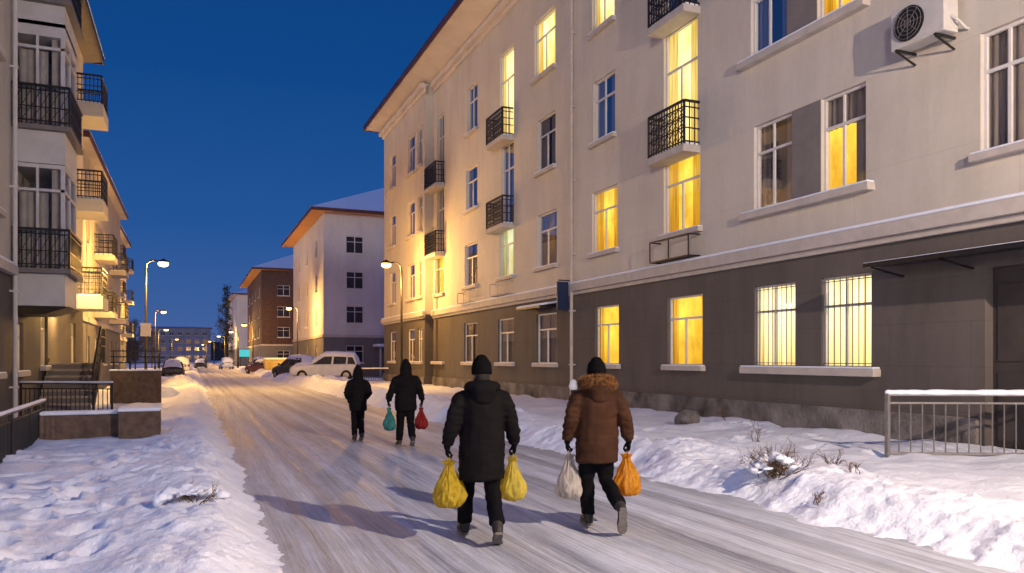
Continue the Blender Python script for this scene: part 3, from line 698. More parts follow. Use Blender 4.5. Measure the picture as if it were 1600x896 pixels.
def railing(name, label, a, b, h, step=.12, zb=.1, mat=iron_m, snowcap=True, cat='railing', cap=.05, bw=.022):
    a = V(a); b = V(b); L = (b - a).length; rt = empty(name, (a + b) / 2, 0, label, cat)
    up = V((0, 0, 1)); np_ = max(1, int(L / 1.6))
    for i in range(np_ + 1):
        mb = MB(); p = a.lerp(b, i / np_); mb.bar(p - up * .3, p + up * (h + .02), .06); mb.build('post', mat, rt)
    for z, w in ((h, .05), (zb, .035), (h - .14, .03)):
        mb = MB(); mb.bar(a + up * z, b + up * z, w); mb.build('rail', mat, rt)
    mb = MB(); n = int(L / step)
    for i in range(1, n): p = a.lerp(b, i / n); mb.bar(p + up * zb, p + up * (h - .14), bw)
    mb.build('baluster', mat, rt)
    if snowcap:
        mb = MB(); n = 24
        mb.loft([a.lerp(b, i / n) + up * (h + .03) for i in range(n + 1)], [(.045, cap * (1 + .3 * noise.noise(V((i * .6, 3, a.x))))) for i in range(n + 1)], 8); mb.build('snow_cap', snow_fine, rt, smooth=True)
    return rt
railing('metal_fence', 'black bar fence at the lower left edge beside the snow', (-2.62, 11, .05), (-2.8, 18.2, .05), .82, .11, cap=.03, cat='fence')
railing('metal_fence', 'dark railing with a snowy top rail between the low wall and the nearest left building', (-4.1, 23.3, .1), (-1.9, 22.2, .1), 1.0, .12, cat='fence', cap=.03)
railing('metal_fence', 'grey metal railing with snow topped rail at right edge, in front of the taupe wall', (10.35, 9.1, .12), (12.45, 8.05, .12), 1.05, .17, mat=steel_m, cat='fence', cap=.045, bw=.015)
railing('metal_fence', 'low dark fence at the snow bank in front of the white car', (10.3, 50.3, .2), (12.5, 50, .2), .85, .14, cat='fence')
lw = empty('low_wall', (-2, 17.5, 0), 0, 'low dark brick wall with a square end pier and snow on top, left of the road', 'wall')
mb = MB(); mb.box(-2.75, -1.36, 17.35, 17.65, -.2, .62); mb.build('brickwork', dark_brick, lw, bevel=.015)
mb = MB(); mb.box(-1.35, -.6, 17.0, 17.75, -.2, .68); mb.build('pier', dark_brick, lw, bevel=.015)
for q in ((-2.75, -1.36, 17.33, 17.67, .623, .70), (-1.37, -.58, 16.98, 17.77, .683, .76)):
    mb = MB(); mb.box(*q); mb.build('snow_cap', snow_fine, lw, bevel=.04)
lw = empty('low_wall', (-2, 29.5, 0), 0, 'taller dark brick entrance wall behind the snowy railing, beside the stairs', 'wall')
mb = MB(); mb.box(-2.6, -1.0, 29.6, 29.9, -.2, 1.3); mb.build('brickwork', dark_brick, lw, bevel=.02)
mb = MB(); mb.box(-2.62, -.98, 29.58, 29.92, 1.303, 1.36); mb.build('snow_cap', snow_fine, lw, bevel=.025)
for z in (1.6, 1.8, 2.0):
    mb = MB(); mb.bar((-2.6, 29.75, z), (-1.0, 29.75, z), .04); mb.build('rail', iron_m, lw)
for x in (-2.5, -2.0, -1.5, -1.05):
    mb = MB(); mb.bar((x, 29.75, 1.25), (x, 29.75, 2.0), .04); mb.build('post', iron_m, lw)

# ------------------------------------------------------------------ street lamps
def make_lamp():
    rt = empty('street_lamp', (0, 0, 0), 0, keep=True)
    mb = MB(); mb.loft([(0, 0, -.3), (0, 0, .9), (0, 0, 1.0), (0, 0, 6.55)], [.11, .11, .075, .05], 12, cap1=.2); mb.build('pole', pole_m, rt, smooth=True)
    mb = MB(); mb.loft([(0, 0, 6.45), (.05, 0, 6.75), (.2, 0, 6.9), (.45, 0, 6.94), (.62, 0, 6.9)], [.045, .042, .04, .038, .035], 10, (0, 1, 0)); mb.build('arm', pole_m, rt, smooth=True)
    mb = MB(); mb.loft([(.84, 0, 6.86), (.84, 0, 6.9), (.84, 0, 6.97), (.84, 0, 7.0)], [(.3, .2), (.28, .18), (.18, .11), (.1, .06)], 16, cap0=.05); mb.build('lamp_shade', pole_m, rt, smooth=True)
    mb = MB(); mb.ball((.84, 0, 6.77), .27, .2, .16, 18); mb.build('bulb', bulb_m, rt, smooth=True)
    return rt
lamp = make_lamp()
WARM = (1, .50, .11)
specs = [(10.5, 40.8, math.pi, 'dark street lamp standing at the corner of the long cream building', 2200),
         (-2.25, 44.9, 0, 'tall dark street lamp with a small sign plate on the left verge', 1300),
         (-3.7, 92, 0, 'second street lamp on the left verge, farther along', 1800),
         (9.9, 80.5, math.pi, 'street lamp glowing in front of the white hipped roof building', 480),
         (8.6, 123.5, math.pi, 'street lamp glowing in front of the red brick building', 1500),
         (7.0, 190, math.pi, 'small street lamp beside the tall narrow tree far down the road', 2000),
         (-5.5, 150, 0, 'third street lamp on the left side, beside the dark trees', 1600),
         (8.2, 157, math.pi, 'far street lamp in front of the far half of the brick building', 1600),
         (6.2, 250, math.pi, 'very far street lamp on the right, next to last of its row', 2000),
         (5.0, 310, math.pi, 'tiny street lamp on the right at the very end of its row', 2000),
         (-5.0, 225, 0, 'tiny street lamp on the left at the very end of its row', 1800),
         (8.4, -2.0, math.pi, 'street lamp behind the viewer on the right verge', 6000)]
for i, (x, y, rz, lb, w) in enumerate(specs):
    o = lamp if i == 0 else copy_tree(lamp)
    o.location = (x, y, 0); o.rotation_euler = (0, 0, rz); tag(o, lb, 'street lamp', 'street lamps along the road')
    near = y < 0
    point('lamp_light', (.84, 0, 6.5), w, (1, .85, .73) if near else WARM, o, .08)
    if i == 1:
        mb = MB(); mb.box(-.25, .25, -.13, -.09, 2.9, 3.6); p = mb.build('sign_plate', frame_m, None); p.parent = o
    if y > 100: o.scale = (1.5, 1.5, 1)

# ------------------------------------------------------------------ cars
tyre_m = mk('tyre', (.012, .012, .013), .85, .2, 10, .2, 60); rim_m = mk('rim', (.35, .35, .36), .35, .1, 10, 0, metal=.8)
tail_m = mk('tail_red', (.07, .005, .005), .3, .1, 10, 0); head_m = mk('headlight', (.6, .6, .62), .1, .1, 10, 0, spec=.8)
frost_m = mk('frosted_pane', (.025, .03, .045), .25, .8, 5, .1, 20)
def car(label, paint, loc, rz, snowy=True, group='snowy cars parked by the road', sx=1.0, suv=True):
    rt = empty('parked_car', loc, rz, label, 'car', group, keep=True)
    H_ = 1.74 if suv else 1.47
    zl = 1.12 if suv else 1.0
    m = MB(); k0 = []
    for (x, zb, zt, w, wt) in [(-2.34, .42, zl - .2, .80, .62), (-2.24, .32, zl, .9, .8), (-1.6, .27, zl + .04, .95, .86), (-.3, .25, zl + .02, .96, .86), (.95, .25, zl, .96, .86), (1.7, .28, zl - .06, .94, .8), (2.2, .32, zl - .17, .88, .68), (2.36, .42, zl - .32, .74, .5)]:
        k = len(m.v); zm = zb + (zt - zb) * .55
        m.v += [V((x, y * 1, z)) for y, z in ((-w * .9, zb), (-w, zb + .1), (-w * 1.0, zm), (-w * .97, zt - .06), (-wt, zt), (wt, zt), (w * .97, zt - .06), (w, zm), (w, zb + .1), (w * .9, zb))]
        k0.append(k)
    for a, b in zip(k0, k0[1:]):
        for j in range(10): m.f.append((a + j, a + (j + 1) % 10, b + (j + 1) % 10, b + j))
    m.f.append(tuple(range(k0[0], k0[0] + 10))); m.f.append(tuple(range(k0[-1], k0[-1] + 10)))
    m.build('body', paint, rt, smooth=True, subd=2)
    g = MB(); ks = []
    for x, zt, wb, wt in [(-2.2, zl, .78, .76), (-1.95, H_ - .1, .8, .64), (-.9, H_, .84, .66), (.0, H_ - .03, .84, .65), (.85, zl, .82, .78)]:
        k = len(g.v); zb = zl - .08
        g.v += [V((x, -wb, zb)), V((x, -wt, zt)), V((x, wt, zt)), V((x, wb, zb))]; ks.append(k)
    for a, b in zip(ks, ks[1:]):
        for j in range(4): g.f.append((a + j, a + (j + 1) % 4, b + (j + 1) % 4, b + j))
    g.f.append(tuple(range(ks[0], ks[0] + 4))); g.f.append(tuple(range(ks[-1], ks[-1] + 4)))
    g.build('windows', frost_m, rt, bevel=.06)
    for s in (-1, 1):
        for q in (((-2.14, s * .79, zl), (-1.9, s * .65, H_ - .06), .14), ((.85, s * .8, zl), (.02, s * .645, H_ - .06), .09), ((-.5, s * .84, zl - .02), (-.57, s * .67, H_ - .02), .12), ((-1.45, s * .84, zl - .02), (-1.5, s * .67, H_ - .02), .1), ((-1.9, s * .64, H_ - .09), (.02, s * .645, H_ - .04), .1)):
            g = MB(); g.bar(*q); g.build('roof_pillar', paint, rt)
    for x in (-1.42, 1.45):
        for s in (-1, 1):
            g = MB(); g.loft([(x, s * .74, .36), (x, s * .94, .36)], [.36, .36], 20, (1, 0, 0), .1, .1); w = g.build('wheel', tyre_m, rt, smooth=False)
            g = MB(); g.loft([(x, s * .9, .36), (x, s * .965, .36)], [.22, .21], 14, (1, 0, 0), .1, .1); g.build('rim', rim_m, w)
    for s in (-1, 1):
        h = zl - .3
        g = MB(); g.hexa([(2.05, s * .45, h), (2.32, s * .45, h - .02), (2.15, s * .82, h - .02), (1.95, s * .84, h), (2.05, s * .45, h + .15), (2.26, s * .45, h + .1), (2.1, s * .81, h + .12), (1.9, s * .84, h + .16)]); g.build('headlight', head_m, rt)
        g = MB(); g.box(-2.33, -2.12, s * .76 - .09, s * .76 + .09, h - .02, h + .24); g.build('taillight', tail_m, rt, bevel=.02)
        g = MB(); g.ball((.75, s * 1.02, zl + .08), .1, .1, .08); g.build('mirror', paint, rt, smooth=True)
    if snowy:
        def cap(xs, zs, wf, name, th=.24):
            m = MB(); k = []
            for x, z, w in zip(xs, zs, wf):
                kk = len(m.v); k.append(kk)
                for j in range(11):
                    t = -1 + j / 5; m.v.append(V((x + .03 * nz(x, t, 3, 5), t * w, z + (th * (1 - t ** 4) + .06 * nz(x, t * 2, 3, 8)) * (.15 if x in (xs[0], xs[-1]) else 1) - .12 * t * t)))
            for a, b in zip(k, k[1:]):
                for j in range(10): m.f.append((a + j, a + j + 1, b + j + 1, b + j))
            m.build(name, snow_fine, rt, smooth=True)
        cap([-2.3, -2.18, -1.95, -1.3, -.6, 0, .25, .5, .75, .95], [zl, zl + .2, H_ - .06, H_ - .02, H_ + .02, H_, H_ - .14, H_ - .32, zl + .15, zl + .02], [.78, .76, .75, .76, .77, .76, .76, .77, .79, .8], 'roof_snow')
        cap([.85, 1.0, 1.5, 1.9, 2.28], [zl + .02, zl, zl - .05, zl - .12, zl - .24], [.82, .92, .9, .82, .6], 'hood_snow', .17)
    rt.scale = (sx, sx, sx)
    return rt
white_p = mk('paint_white', (.52, .58, .72), .4, .1, 3, 0, coat=.2); dark_p = mk('paint_dark', (.03, .03, .035), .3, .1, 2, 0, coat=.4); red_p = mk('paint_red', (.07, .010, .010), .4, .1, 2, 0, coat=.2); grey_p = mk('paint_grey', (.05, .05, .055), .45, .1, 2, 0, coat=.2)
car('large white snow covered car parked past the end of the long cream building', white_p, (9.1, 57.5, .12), R(165), sx=1.08)
car('dark snow topped car parked to the left behind the white car', grey_p, (7.9, 66.0, .05), R(115))
car('dark red car with snow on its roof, parked farther along the right kerb', red_p, (7.3, 92, -.05), R(115), suv=False)
car('distant grey car parked on the left side, closest of the far row', grey_p, (-1.6, 78, -.05), R(90), suv=False)
car('distant white car parked on the left side beyond the far grey one', white_p, (-1.2, 100, -.05), R(92))
car('far off dark car in the middle of the road end', dark_p, (1.5, 150, -.05), R(85), suv=False)
car('far off white car at the road end, right of the dark one', white_p, (5.2, 135, -.05), R(95))
car('distant dark car with snow parked in front of the red brick building', dark_p, (8.2, 108, -.05), R(100))
def heap(x, y, rx, ry, h, seed):
    m = MB(); n = 40; J = 16
    for j in range(J + 1):
        q = j / J
        for i in range(n):
            a = 2 * math.pi * i / n; rr = (1 - q) ** .8 * (1 + .35 * noise.noise(V((math.cos(a) * 1.7, math.sin(a) * 1.7, seed + q * 1.5))))
            X, Y = rx * rr * math.cos(a), ry * rr * math.sin(a)
            m.v.append(V((x + X, y + Y, -.1 + h * (1 - (1 - q) ** 2) + .35 * h * noise.noise(V((X * 1.6, Y * 1.6, seed))) + .2 * h * noise.noise(V((X * 4, Y * 4, seed + 3))))))
    for j in range(J):
        for i in range(n): m.f.append((j * n + i, j * n + (i + 1) % n, (j + 1) * n + (i + 1) % n, (j + 1) * n + i))
    return m
hs = [(8.6, 54.6, 2.6, .9, .6, 'long snow heap banked against the white car'), (6.7, 62, 1.0, 2.2, .6, 'long snow heap on the right kerb past the white car'), (7.0, 74, 1.1, 3, .65, 'snow heap on the right kerb near the white building'), (6.8, 100, 1.3, 4, .8, 'far snow heap on the right kerb past the red car'), (-.6, 52, 1.0, 3, .7, 'snow heap on the left kerb past the lamp post'), (6.9, 47, .8, 2.5, .7, 'low snow heap on the right kerb beside the corner street lamp'), (-1.0, 34.5, .8, 1.8, .6, 'snow heap on the left kerb just past the entrance wall')]
for i, (x, y, a, b, h, lb) in enumerate(hs): tag(heap(x, y, a, b, h, i * 7.3).build('snow_heap', snow, smooth=True), lb, 'snow heap', 'snow heaps along the kerbs')
yc = empty('waste_container', (7.6, 88, 0), 0, 'yellow metal container on the right kerb near the red car', 'container')
ym = mk('container_yellow', (.55, .42, .14), .5, .12, 2, .1, 10)
mb = MB(); mb.hexa([(7.3, 84.2, 0), (10.2, 84.2, 0), (10.2, 86, 0), (7.3, 86, 0), (7.0, 84, 1.55), (10.5, 84, 1.55), (10.5, 86.2, 1.55), (7.0, 86.2, 1.55)]); mb.build('tub', ym, yc)
for x in (7.6, 8.4, 9.2, 10.0):
    mb = MB(); mb.bar((x, 84.08, .1), (x, 83.93, 1.5), .1); mb.build('rib', ym, yc)
mb = MB(); mb.box(7.0, 10.5, 84, 86.2, 1.553, 1.8); mb.build('snow_cap', snow_fine, yc, bevel=.1)
ts = empty('shop_sign', (8, 135, 0), 0, 'glowing teal sign board far down the right side of the street', 'sign')
mb = MB(); mb.box(7.4, 9.1, 138.0, 138.2, 2.0, 3.2); mb.build('board', glow('teal_glow', (.10, .62, .66), 1.0), ts)
mb = MB(); mb.box(7.35, 9.15, 138.21, 138.3, 1.95, 3.25); mb.build('frame', iron_m, ts)
for x in (7.6, 8.9):
    mb = MB(); mb.bar((x, 138.2, -.2), (x, 138.2, 1.95), .1); mb.build('post', iron_m, ts)

# ------------------------------------------------------------------ trees, shrubs, rock, hills
bark = mk('bark', (.05, .04, .035), .9, .3, 6, .4, 20); fol = mk('frosty_foliage', (.05, .06, .065), .9, .45, .6, 0); twig_m = mk('dry_twig', (.10, .06, .035), .9, .3, 20, 0)
def tree(label, x, y, h, r, narrow, seed, group=None):
    rnd = random.Random(seed); rt = empty('tree', (x, y, 0), 0, label, 'tree', group)
    m = MB(); m.loft([(x, y, -.2), (x + .1, y, h * .4), (x, y, h * .97)], [.025 * h * .6, .018 * h * .6, .01], 8)
    m2 = MB()
    for i in range(60):
        t = rnd.uniform(.12, .97); a = rnd.uniform(0, 6.28); L = r * ((1 - t) * .95 + .12 if narrow else math.sin(math.pi * min(t + .05, 1)) * 1.0 + .1) * rnd.uniform(.7, 1.2)
        p = V((x, y, h * t)); q = p + V((math.cos(a) * L, math.sin(a) * L, L * (.5 if narrow else .8)))
        m.loft([p, q], [.012 * h * .3 * (1 - t) + .02, .01], 5)
        for k in range(34):
            c = p.lerp(q, rnd.uniform(.15, 1.05)) + V((rnd.gauss(0, .12), rnd.gauss(0, .12), rnd.gauss(0, .14))) * r * .8
            s = rnd.uniform(.1, .24) * (h / 14); d = V((rnd.gauss(0, 1), rnd.gauss(0, 1), rnd.gauss(0, 1))).normalized(); e = d.orthogonal().normalized()
            m2.quad(c - d * s, c + e * s * .5, c + d * s, c - e * s * .5)
    m.build('trunk', bark, rt); m2.build('crown', fol, rt, recalc=False)
tree('tall narrow frosty tree standing beyond the red brick building', 7.9, 207, 20, 3.6, True, 3)
for i, (x, y, h, lb) in enumerate(((-8, 120, 6.5, 'dark tree past the third left building, nearest of three'), (-8.5, 138, 8, 'tallest of the three dark trees past the third left building'), (-7.0, 160, 6.5, 'farthest of the three dark trees on the left side'))): tree(lb, x, y, h, 2.4, False, 10 + i, 'dark trees on the left far down the road')
xs = [-420 + i * 12 for i in range(80)]; mb = MB()
for x in xs: mb.v += [V((x, 620, -2)), V((x, 620, 14 + 7 * noise.noise(V((x * .012, 2, 0))) + 3 * noise.noise(V((x * .06, 5, 0))))), V((x, 700, 12))]
for i in range(len(xs) - 1):
    for j in range(2): k = i * 3 + j; mb.f.append((k, k + 3, k + 4, k + 1))
tag(mb.build('hills', hill_m, smooth=True), kind='structure')

def shrub(label, x, y, n, h, spread, seed, snowy=True, cat='shrub'):
    rnd = random.Random(seed); z = (right_z if x > 5 else left_z)(x, y) - .03
    rt = empty('dry_shrub', (x, y, z), 0, label, cat, 'dry plants poking out of the snow')
    m = MB()
    def br(p, d, L, r, dep):
        q = p + d * L; mid = p.lerp(q, .5) + V((rnd.gauss(0, .1), rnd.gauss(0, .1), rnd.gauss(0, .05))) * L
        m.loft([p, mid, q], [r, r * .8, r * .5], 5)
        if dep:
            for _ in range(rnd.randint(2, 4)):
                e = (d + V((rnd.gauss(0, .6), rnd.gauss(0, .6), rnd.gauss(.1, .4)))).normalized(); br(p.lerp(q, rnd.uniform(.4, 1)), e, L * rnd.uniform(.4, .7), r * .6, dep - 1)
    for _ in range(n):
        a = rnd.uniform(0, 6.28); d = V((math.cos(a) * spread, math.sin(a) * spread, rnd.uniform(.4, 1))).normalized()
        br(V((x + rnd.gauss(0, .1) * spread, y + rnd.gauss(0, .1) * spread, z)), d, h * rnd.uniform(.4, .75), .006, 2)
    m.build('twigs', twig_m, rt)
    if snowy:
        m = MB(); sp_ = .2 if x > 5 else .13
        for _ in range(26):
            a, b = rnd.gauss(0, sp_), rnd.gauss(0, sp_ * .8)
            m.ball((x + a, y + b, z + .22 * h / .5 * math.exp(-(a * a + b * b) * 9) + rnd.uniform(0, .05)), rnd.uniform(.03, .11), rnd.uniform(.03, .11), rnd.uniform(.02, .05), 10)
        o = remesh(m, 'snow_clump', snow_fine, None, .018, 2, lambda c: .03 * noise.noise(c * 6) + .018 * noise.noise(c * 19))
        o.parent = rt; o.matrix_parent_inverse = Matrix.Translation(-V((x, y, z)))
def at(px, py, z=.2):
    d = 1200 * (1.75 - z) / (py - 560); u = (px - 800) / 1200 * d
    return u * 12 / 13 + d * 5 / 13, -u * 5 / 13 + d * 12 / 13
for (px, py, n, h, sp, s, sn, lb) in ((1215, 752, 40, .55, .9, 1, True, 'bushy dry shrub half buried in snow on the right bank'), (1300, 738, 7, .3, .4, 2, False, 'small brown weed tuft right of the bushy shrub'), (1340, 757, 4, .22, .4, 3, False, 'tiny dry sprig on the snow nearest the metal railing'), (1283, 778, 4, .18, .5, 6, False, 'short dry sprig on the bank below the weed tuft'),
                             (300, 800, 14, .3, .9, 4, True, 'small dry plant with snow on it on the left bank'), (1130, 662, 5, .45, .3, 5, False, 'thin dry stems standing near the rock'), (1185, 690, 5, .5, .3, 8, False, 'sparse dry stems behind the bushy shrub')):
    x, y = at(px, py); shrub(lb, x, y, n, h, sp, s, sn)
x, y = at(1075, 662); m = MB(); m.ball((0, 0, .12), .34, .26, .22, 18)
rk = remesh(m, 'rock', mk('rock', (.13, .12, .12), .9, .4, 5, .6, 12), None, .035, 2, lambda c: .07 * noise.noise(c * 4) + .03 * noise.noise(c * 11)); rk.location = (x, y, right_z(x, y)); tag(rk, 'grey rock lying in the snow by the foot of the taupe wall', 'rock')
x, y = 11.9, Yf(896, 11.9); vb = empty('bollard', (x, y, 0), 0, 'short dark post with a cap of snow standing below the drainpipe', 'post')
mb = MB(); mb.loft([(x, y, -.2), (x, y, .78)], [.1, .1], 14, cap1=.1); mb.build('post_body', pole_m, vb, smooth=True)
mb = MB(); mb.loft([(x, y, .8), (x, y, .92)], [.16, .12], 14); mb.build('snow_cap', snow_fine, vb, smooth=True)

# ------------------------------------------------------------------ people
skin_m = mk('skin', (.42, .25, .18), .6, .08, 10, 0)
black_coat = mk('coat_black', (.0045, .004, .005), .8, .25, 10, .3, 120, spec=.12); black2 = mk('coat_charcoal', (.006, .005, .006), .85, .25, 10, .3, 120, spec=.1)
brown_coat = mk('coat_brown', (.040, .017, .009), .8, .3, 5, .35, 110, spec=.15); trouser_m = mk('trousers', (.004, .004, .006), .85, .2, 12, .3, 120, spec=.1)
boot_m = mk('boots', (.02, .018, .017), .6, .3, 14, .2, 60); sole_m = mk('soles', (.14, .13, .125), .7, .3, 20, .3, 80)
knit_m = mk('knit', (.005, .005, .006), .95, .25, 30, .6, 160, spec=.08); hair_m = mk('hair', (.012, .01, .009), .6, .2, 30, .3, 100)
fur_m = mk('fur', (.18, .088, .036), .9, .75, 28, 0, spec=.1)

def hand(m, W, s, g=0):
    W = V(W); md = V((-s, 0, 0))
    m.loft([W + V((0, 0, .02)), W + V((0, 0, -.03)), W + V((0, 0, -.085))], [(.026 + g, .02 + g), (.038 + g, .018 + g), (.042 + g, .016 + g)], 12, (0, 1, 0))
    for i, L in enumerate((.95, 1.05, 1, .8)):
        p0 = W + V((0, .032 - .0213 * i, -.08)); p1 = p0 + md * .008 + V((0, 0, -.034 * L)); p2 = p1 + md * .028 + V((0, 0, -.006)); p3 = p2 + md * .008 + V((0, 0, .024 * L))
        m.loft([p0, p1, p2, p3], [.0095 + g, .0092 + g, .0088 + g, .0075 + g], 8, (0, 1, 0))
    p0 = W + V((0, .03, -.025)); p1 = p0 + md * .014 + V((0, .022, -.03)); p2 = p1 + md * .022 + V((0, -.004, -.03))
    m.loft([p0, p1, p2], [.013 + g, .011 + g, .009 + g], 8, (1, 0, 0))
def person(label, loc, rz, stature, legs, arms, coat, hem, head, quilt=False, fine=True, slim=1.0, trouser=trouser_m, gloves=True, lean=.02):
    rt = empty('person', loc, rz, label, 'person', keep=True); k = stature / 1.78; rt.scale = (k, k, k)
    vx = .0075 if fine else .011
    m = MB()
    m.loft([(0, 0, .88), (0, 0, .98), (0, .005, 1.1), (0, .01, 1.26), (0, .0, 1.4), (0, 0, 1.46)], [(.15, .1), (.165, .11), (.14, .1), (.165, .115), (.165, .09), (.07, .06)], 20)
    m.loft([(0, 0, 1.42), (0, .02, 1.56)], [.056, .054], 14)
    m.ball((0, lean, 1.64), .075, .094, .115, 20); m.ball((0, lean + .055, 1.565), .045, .045, .04, 12)
    m.loft([(0, lean + .09, 1.655), (0, lean + .112, 1.62)], [.01, .015], 8); m.ball((0, lean + .093, 1.585), .024, .01, .008, 10)
    for s in (-1, 1):
        m.ball((s * .077, lean - .01, 1.63), .01, .022, .034, 10); m.ball((s * .031, lean + .082, 1.66), .013, .011, .009, 8)
    for s, (h, kn, an, hl, bl, to) in zip((-1, 1), legs):
        m.loft([h, V(h).lerp(V(kn), .5), kn, V(kn).lerp(V(an), .35), an], [.088, .075, .056, .056, .04], 14)
        m.loft([hl, bl, to], [(.034, .032), (.042, .028), (.032, .02)], 12)
        m.loft([an, V(an).lerp(V(hl), .6)], [.042, .036], 10)
    for s, (sh, el, wr) in zip((-1, 1), arms):
        m.loft([V((s * .12, 0, 1.4)), sh, V(sh).lerp(V(el), .5), el, wr], [.06, .058, .048, .042, .028], 12); hand(m, wr, s)
    remesh(m, 'body', skin_m, rt, vx, 2)
    m = MB()
    for s, (h, kn, an, hl, bl, to) in zip((-1, 1), legs):
        a2 = V(kn).lerp(V(an), .97)
        m.loft([V(h) + V((0, 0, .05)), V(h).lerp(V(kn), .5), kn, V(kn).lerp(V(an), .45), a2], [.108 * slim, .096 * slim, .08 * slim, .078 * slim, .072 * slim], 18, cap1=.15)
    m.loft([(0, 0, .84), (0, 0, 1.04)], [(.175, .125), (.17, .12)], 20)
    remesh(m, 'trousers', trouser, rt, .012, 3, lambda c: .009 * noise.noise(V((c.x * 8, c.y * 8, c.z * 20))) + .007 * noise.noise(V((c.x * 14, c.y * 14, c.z * 9 + 5))))
    for s, (h, kn, an, hl, bl, to) in zip((-1, 1), legs):
        m = MB(); hl, bl, to, an_ = V(hl), V(bl), V(to), V(an)
        m.loft([hl, hl.lerp(bl, .5), bl, to], [(.044, .044), (.042, .046), (.05, .038), (.04, .027)], 14)
        m.loft([hl + (an_ - hl) * .1, an_ + (V(kn) - an_) * .1], [.05, .06], 14, cap1=.2)
        b = remesh(m, 'boot', boot_m, rt, .009, 2, lambda c: .002 * noise.noise(c * 30))
        m = MB(); f = (to - hl).normalized(); sd = V((1, 0, 0)); dn = f.cross(sd).normalized()
        if dn.z > 0 and abs(f.z) < .95: dn = -dn
        pts = [(hl - f * .045, .03), (hl, .042), (hl.lerp(bl, .5), .036), (bl, .05), (to, .043), (to + f * .03, .02)]
        n0 = len(m.v)
        for p, w in pts:
            for o_ in (.02, .045): m.v += [p - sd * w + dn * o_, p + sd * w + dn * o_]
        for i in range(len(pts) - 1):
            a = n0 + i * 4; c = a + 4; m.f += [(a, a + 1, c + 1, c), (a + 2, c + 2, c + 3, a + 3), (a, c, c + 2, a + 2), (a + 1, a + 3, c + 3, c + 1)]
        m.f += [(n0, n0 + 2, n0 + 3, n0 + 1), (len(m.v) - 4, len(m.v) - 3, len(m.v) - 1, len(m.v) - 2)]
        so = m.build('sole', sole_m, None); so.parent = b
    m = MB()
    m.loft([(0, -.005, hem), (0, -.005, hem + .12), (0, 0, .98), (0, 0, 1.12), (0, 0, 1.28), (0, -.005, 1.38), (0, -.01, 1.45)], [(.222 * slim, .19), (.225 * slim, .19), (.222 * slim, .178), (.212 * slim, .168), (.226 * slim, .168), (.2 * slim, .145), (.11, .105)], 26, cap0=.08)
    for s, (sh, el, wr) in zip((-1, 1), arms):
        w2 = V(el).lerp(V(wr), .97)
        m.loft([V((s * .1, -.005, 1.385)), V(sh) + V((s * .0, 0, -.015)), V(sh).lerp(V(el), .5) + V((s * .004, 0, 0)), el, V(el).lerp(V(wr), .6), w2], [.085, .088, .083, .076, .07, .058], 18, cap1=.15)
    def dsp(c):
        d = .013 * noise.noise(V((c.x * 5, c.y * 5, c.z * 7 + rz * 9))) + .008 * noise.noise(V((c.x * 9, c.y * 9, c.z * 24))) * (1.8 if abs(c.x) > .2 else .8)
        d += .007 * noise.noise(V((c.x * 16, c.y * 16, c.z * 5 + 3)))
        if quilt:
            f = (c.z / .115 + .12 * noise.noise(V((c.x * 3, c.y * 3, c.z)))) % 1; d += .005 * (abs(math.sin(math.pi * f)) ** .5 - .7)
        return d
    remesh(m, 'coat', coat, rt, .012, 3, dsp)
    if head in ('beanie', 'fur'):
        m = MB(); m.loft([(0, lean - .008, 1.615), (0, lean - .006, 1.66), (0, lean - .004, 1.71), (0, lean - .004, 1.745)], [(.094, .112), (.096, .113), (.086, .102), (.058, .07)], 22, cap0=.1, cap1=.7)
        m.loft([(0, lean - .01, 1.6), (0, lean - .008, 1.65)], [(.099, .117), (.1, .118)], 22, cap0=.15, cap1=.15)
        remesh(m, 'beanie', knit_m, rt, .008, 3, lambda c: .003 * math.sin(math.atan2(c.y - lean, c.x) * 40))
        m = MB(); m.loft([(0, lean - .03, 1.53), (0, lean - .03, 1.62)], [(.07, .075), (.08, .09)], 16); remesh(m, 'hair', hair_m, rt, .01, 2)
        m = MB(); n = 16; pts = []; rad = []
        for i in range(n + 1):
            a = R(-150 + 300 * i / n) - math.pi / 2
            b = abs(i - n / 2) / (n / 2)
            pts.append((.125 * math.cos(a), .105 * math.sin(a) - .02, 1.49 - .03 * b)); rad.append((.058 - .015 * b, .075 - .025 * b))
        m.loft(pts, rad, 14, (0, 0, 1)); m.loft([(0, -.13, 1.36), (0, -.15, 1.46)], [(.1, .05), (.12, .055)], 16); m.loft([(0, 0, 1.42), (0, .01, 1.53)], [(.1, .1), (.085, .09)], 16)
        remesh(m, 'hood', coat, rt, .012, 4, lambda c: .012 * noise.noise(c * 9))
        if head == 'fur':
            m = MB(); rnd = random.Random(5)
            for i in range(9000):
                a = R(rnd.uniform(-165, 165)) - math.pi / 2; t = rnd.uniform(0, 6.28); b = abs(math.sin((a + math.pi / 2) / 2))
                c = V((.128 * math.cos(a), .125 * math.sin(a) - .03, 1.53 - .03 * b)); o_ = V((math.cos(a) * math.cos(t), math.sin(a) * math.cos(t), math.sin(t)))
                p = c + o_ * .048; d = (o_ + V((rnd.gauss(0, .5), rnd.gauss(0, .5), rnd.gauss(-.15, .5)))).normalized(); e = d.orthogonal().normalized() * .003
                L = rnd.uniform(.02, .06); m.quad(p - e, p + e, p + d * L)
            n = 20; pts = []; rad = []
            for i in range(n + 1):
                a = R(-165 + 330 * i / n) - math.pi / 2; b = abs(math.sin((a + math.pi / 2) / 2)); pts.append((.128 * math.cos(a), .125 * math.sin(a) - .03, 1.53 - .03 * b)); rad.append(.052)
            m.loft(pts, rad, 12, (0, 0, 1)); m.build('fur_collar', fur_m, rt, recalc=False)
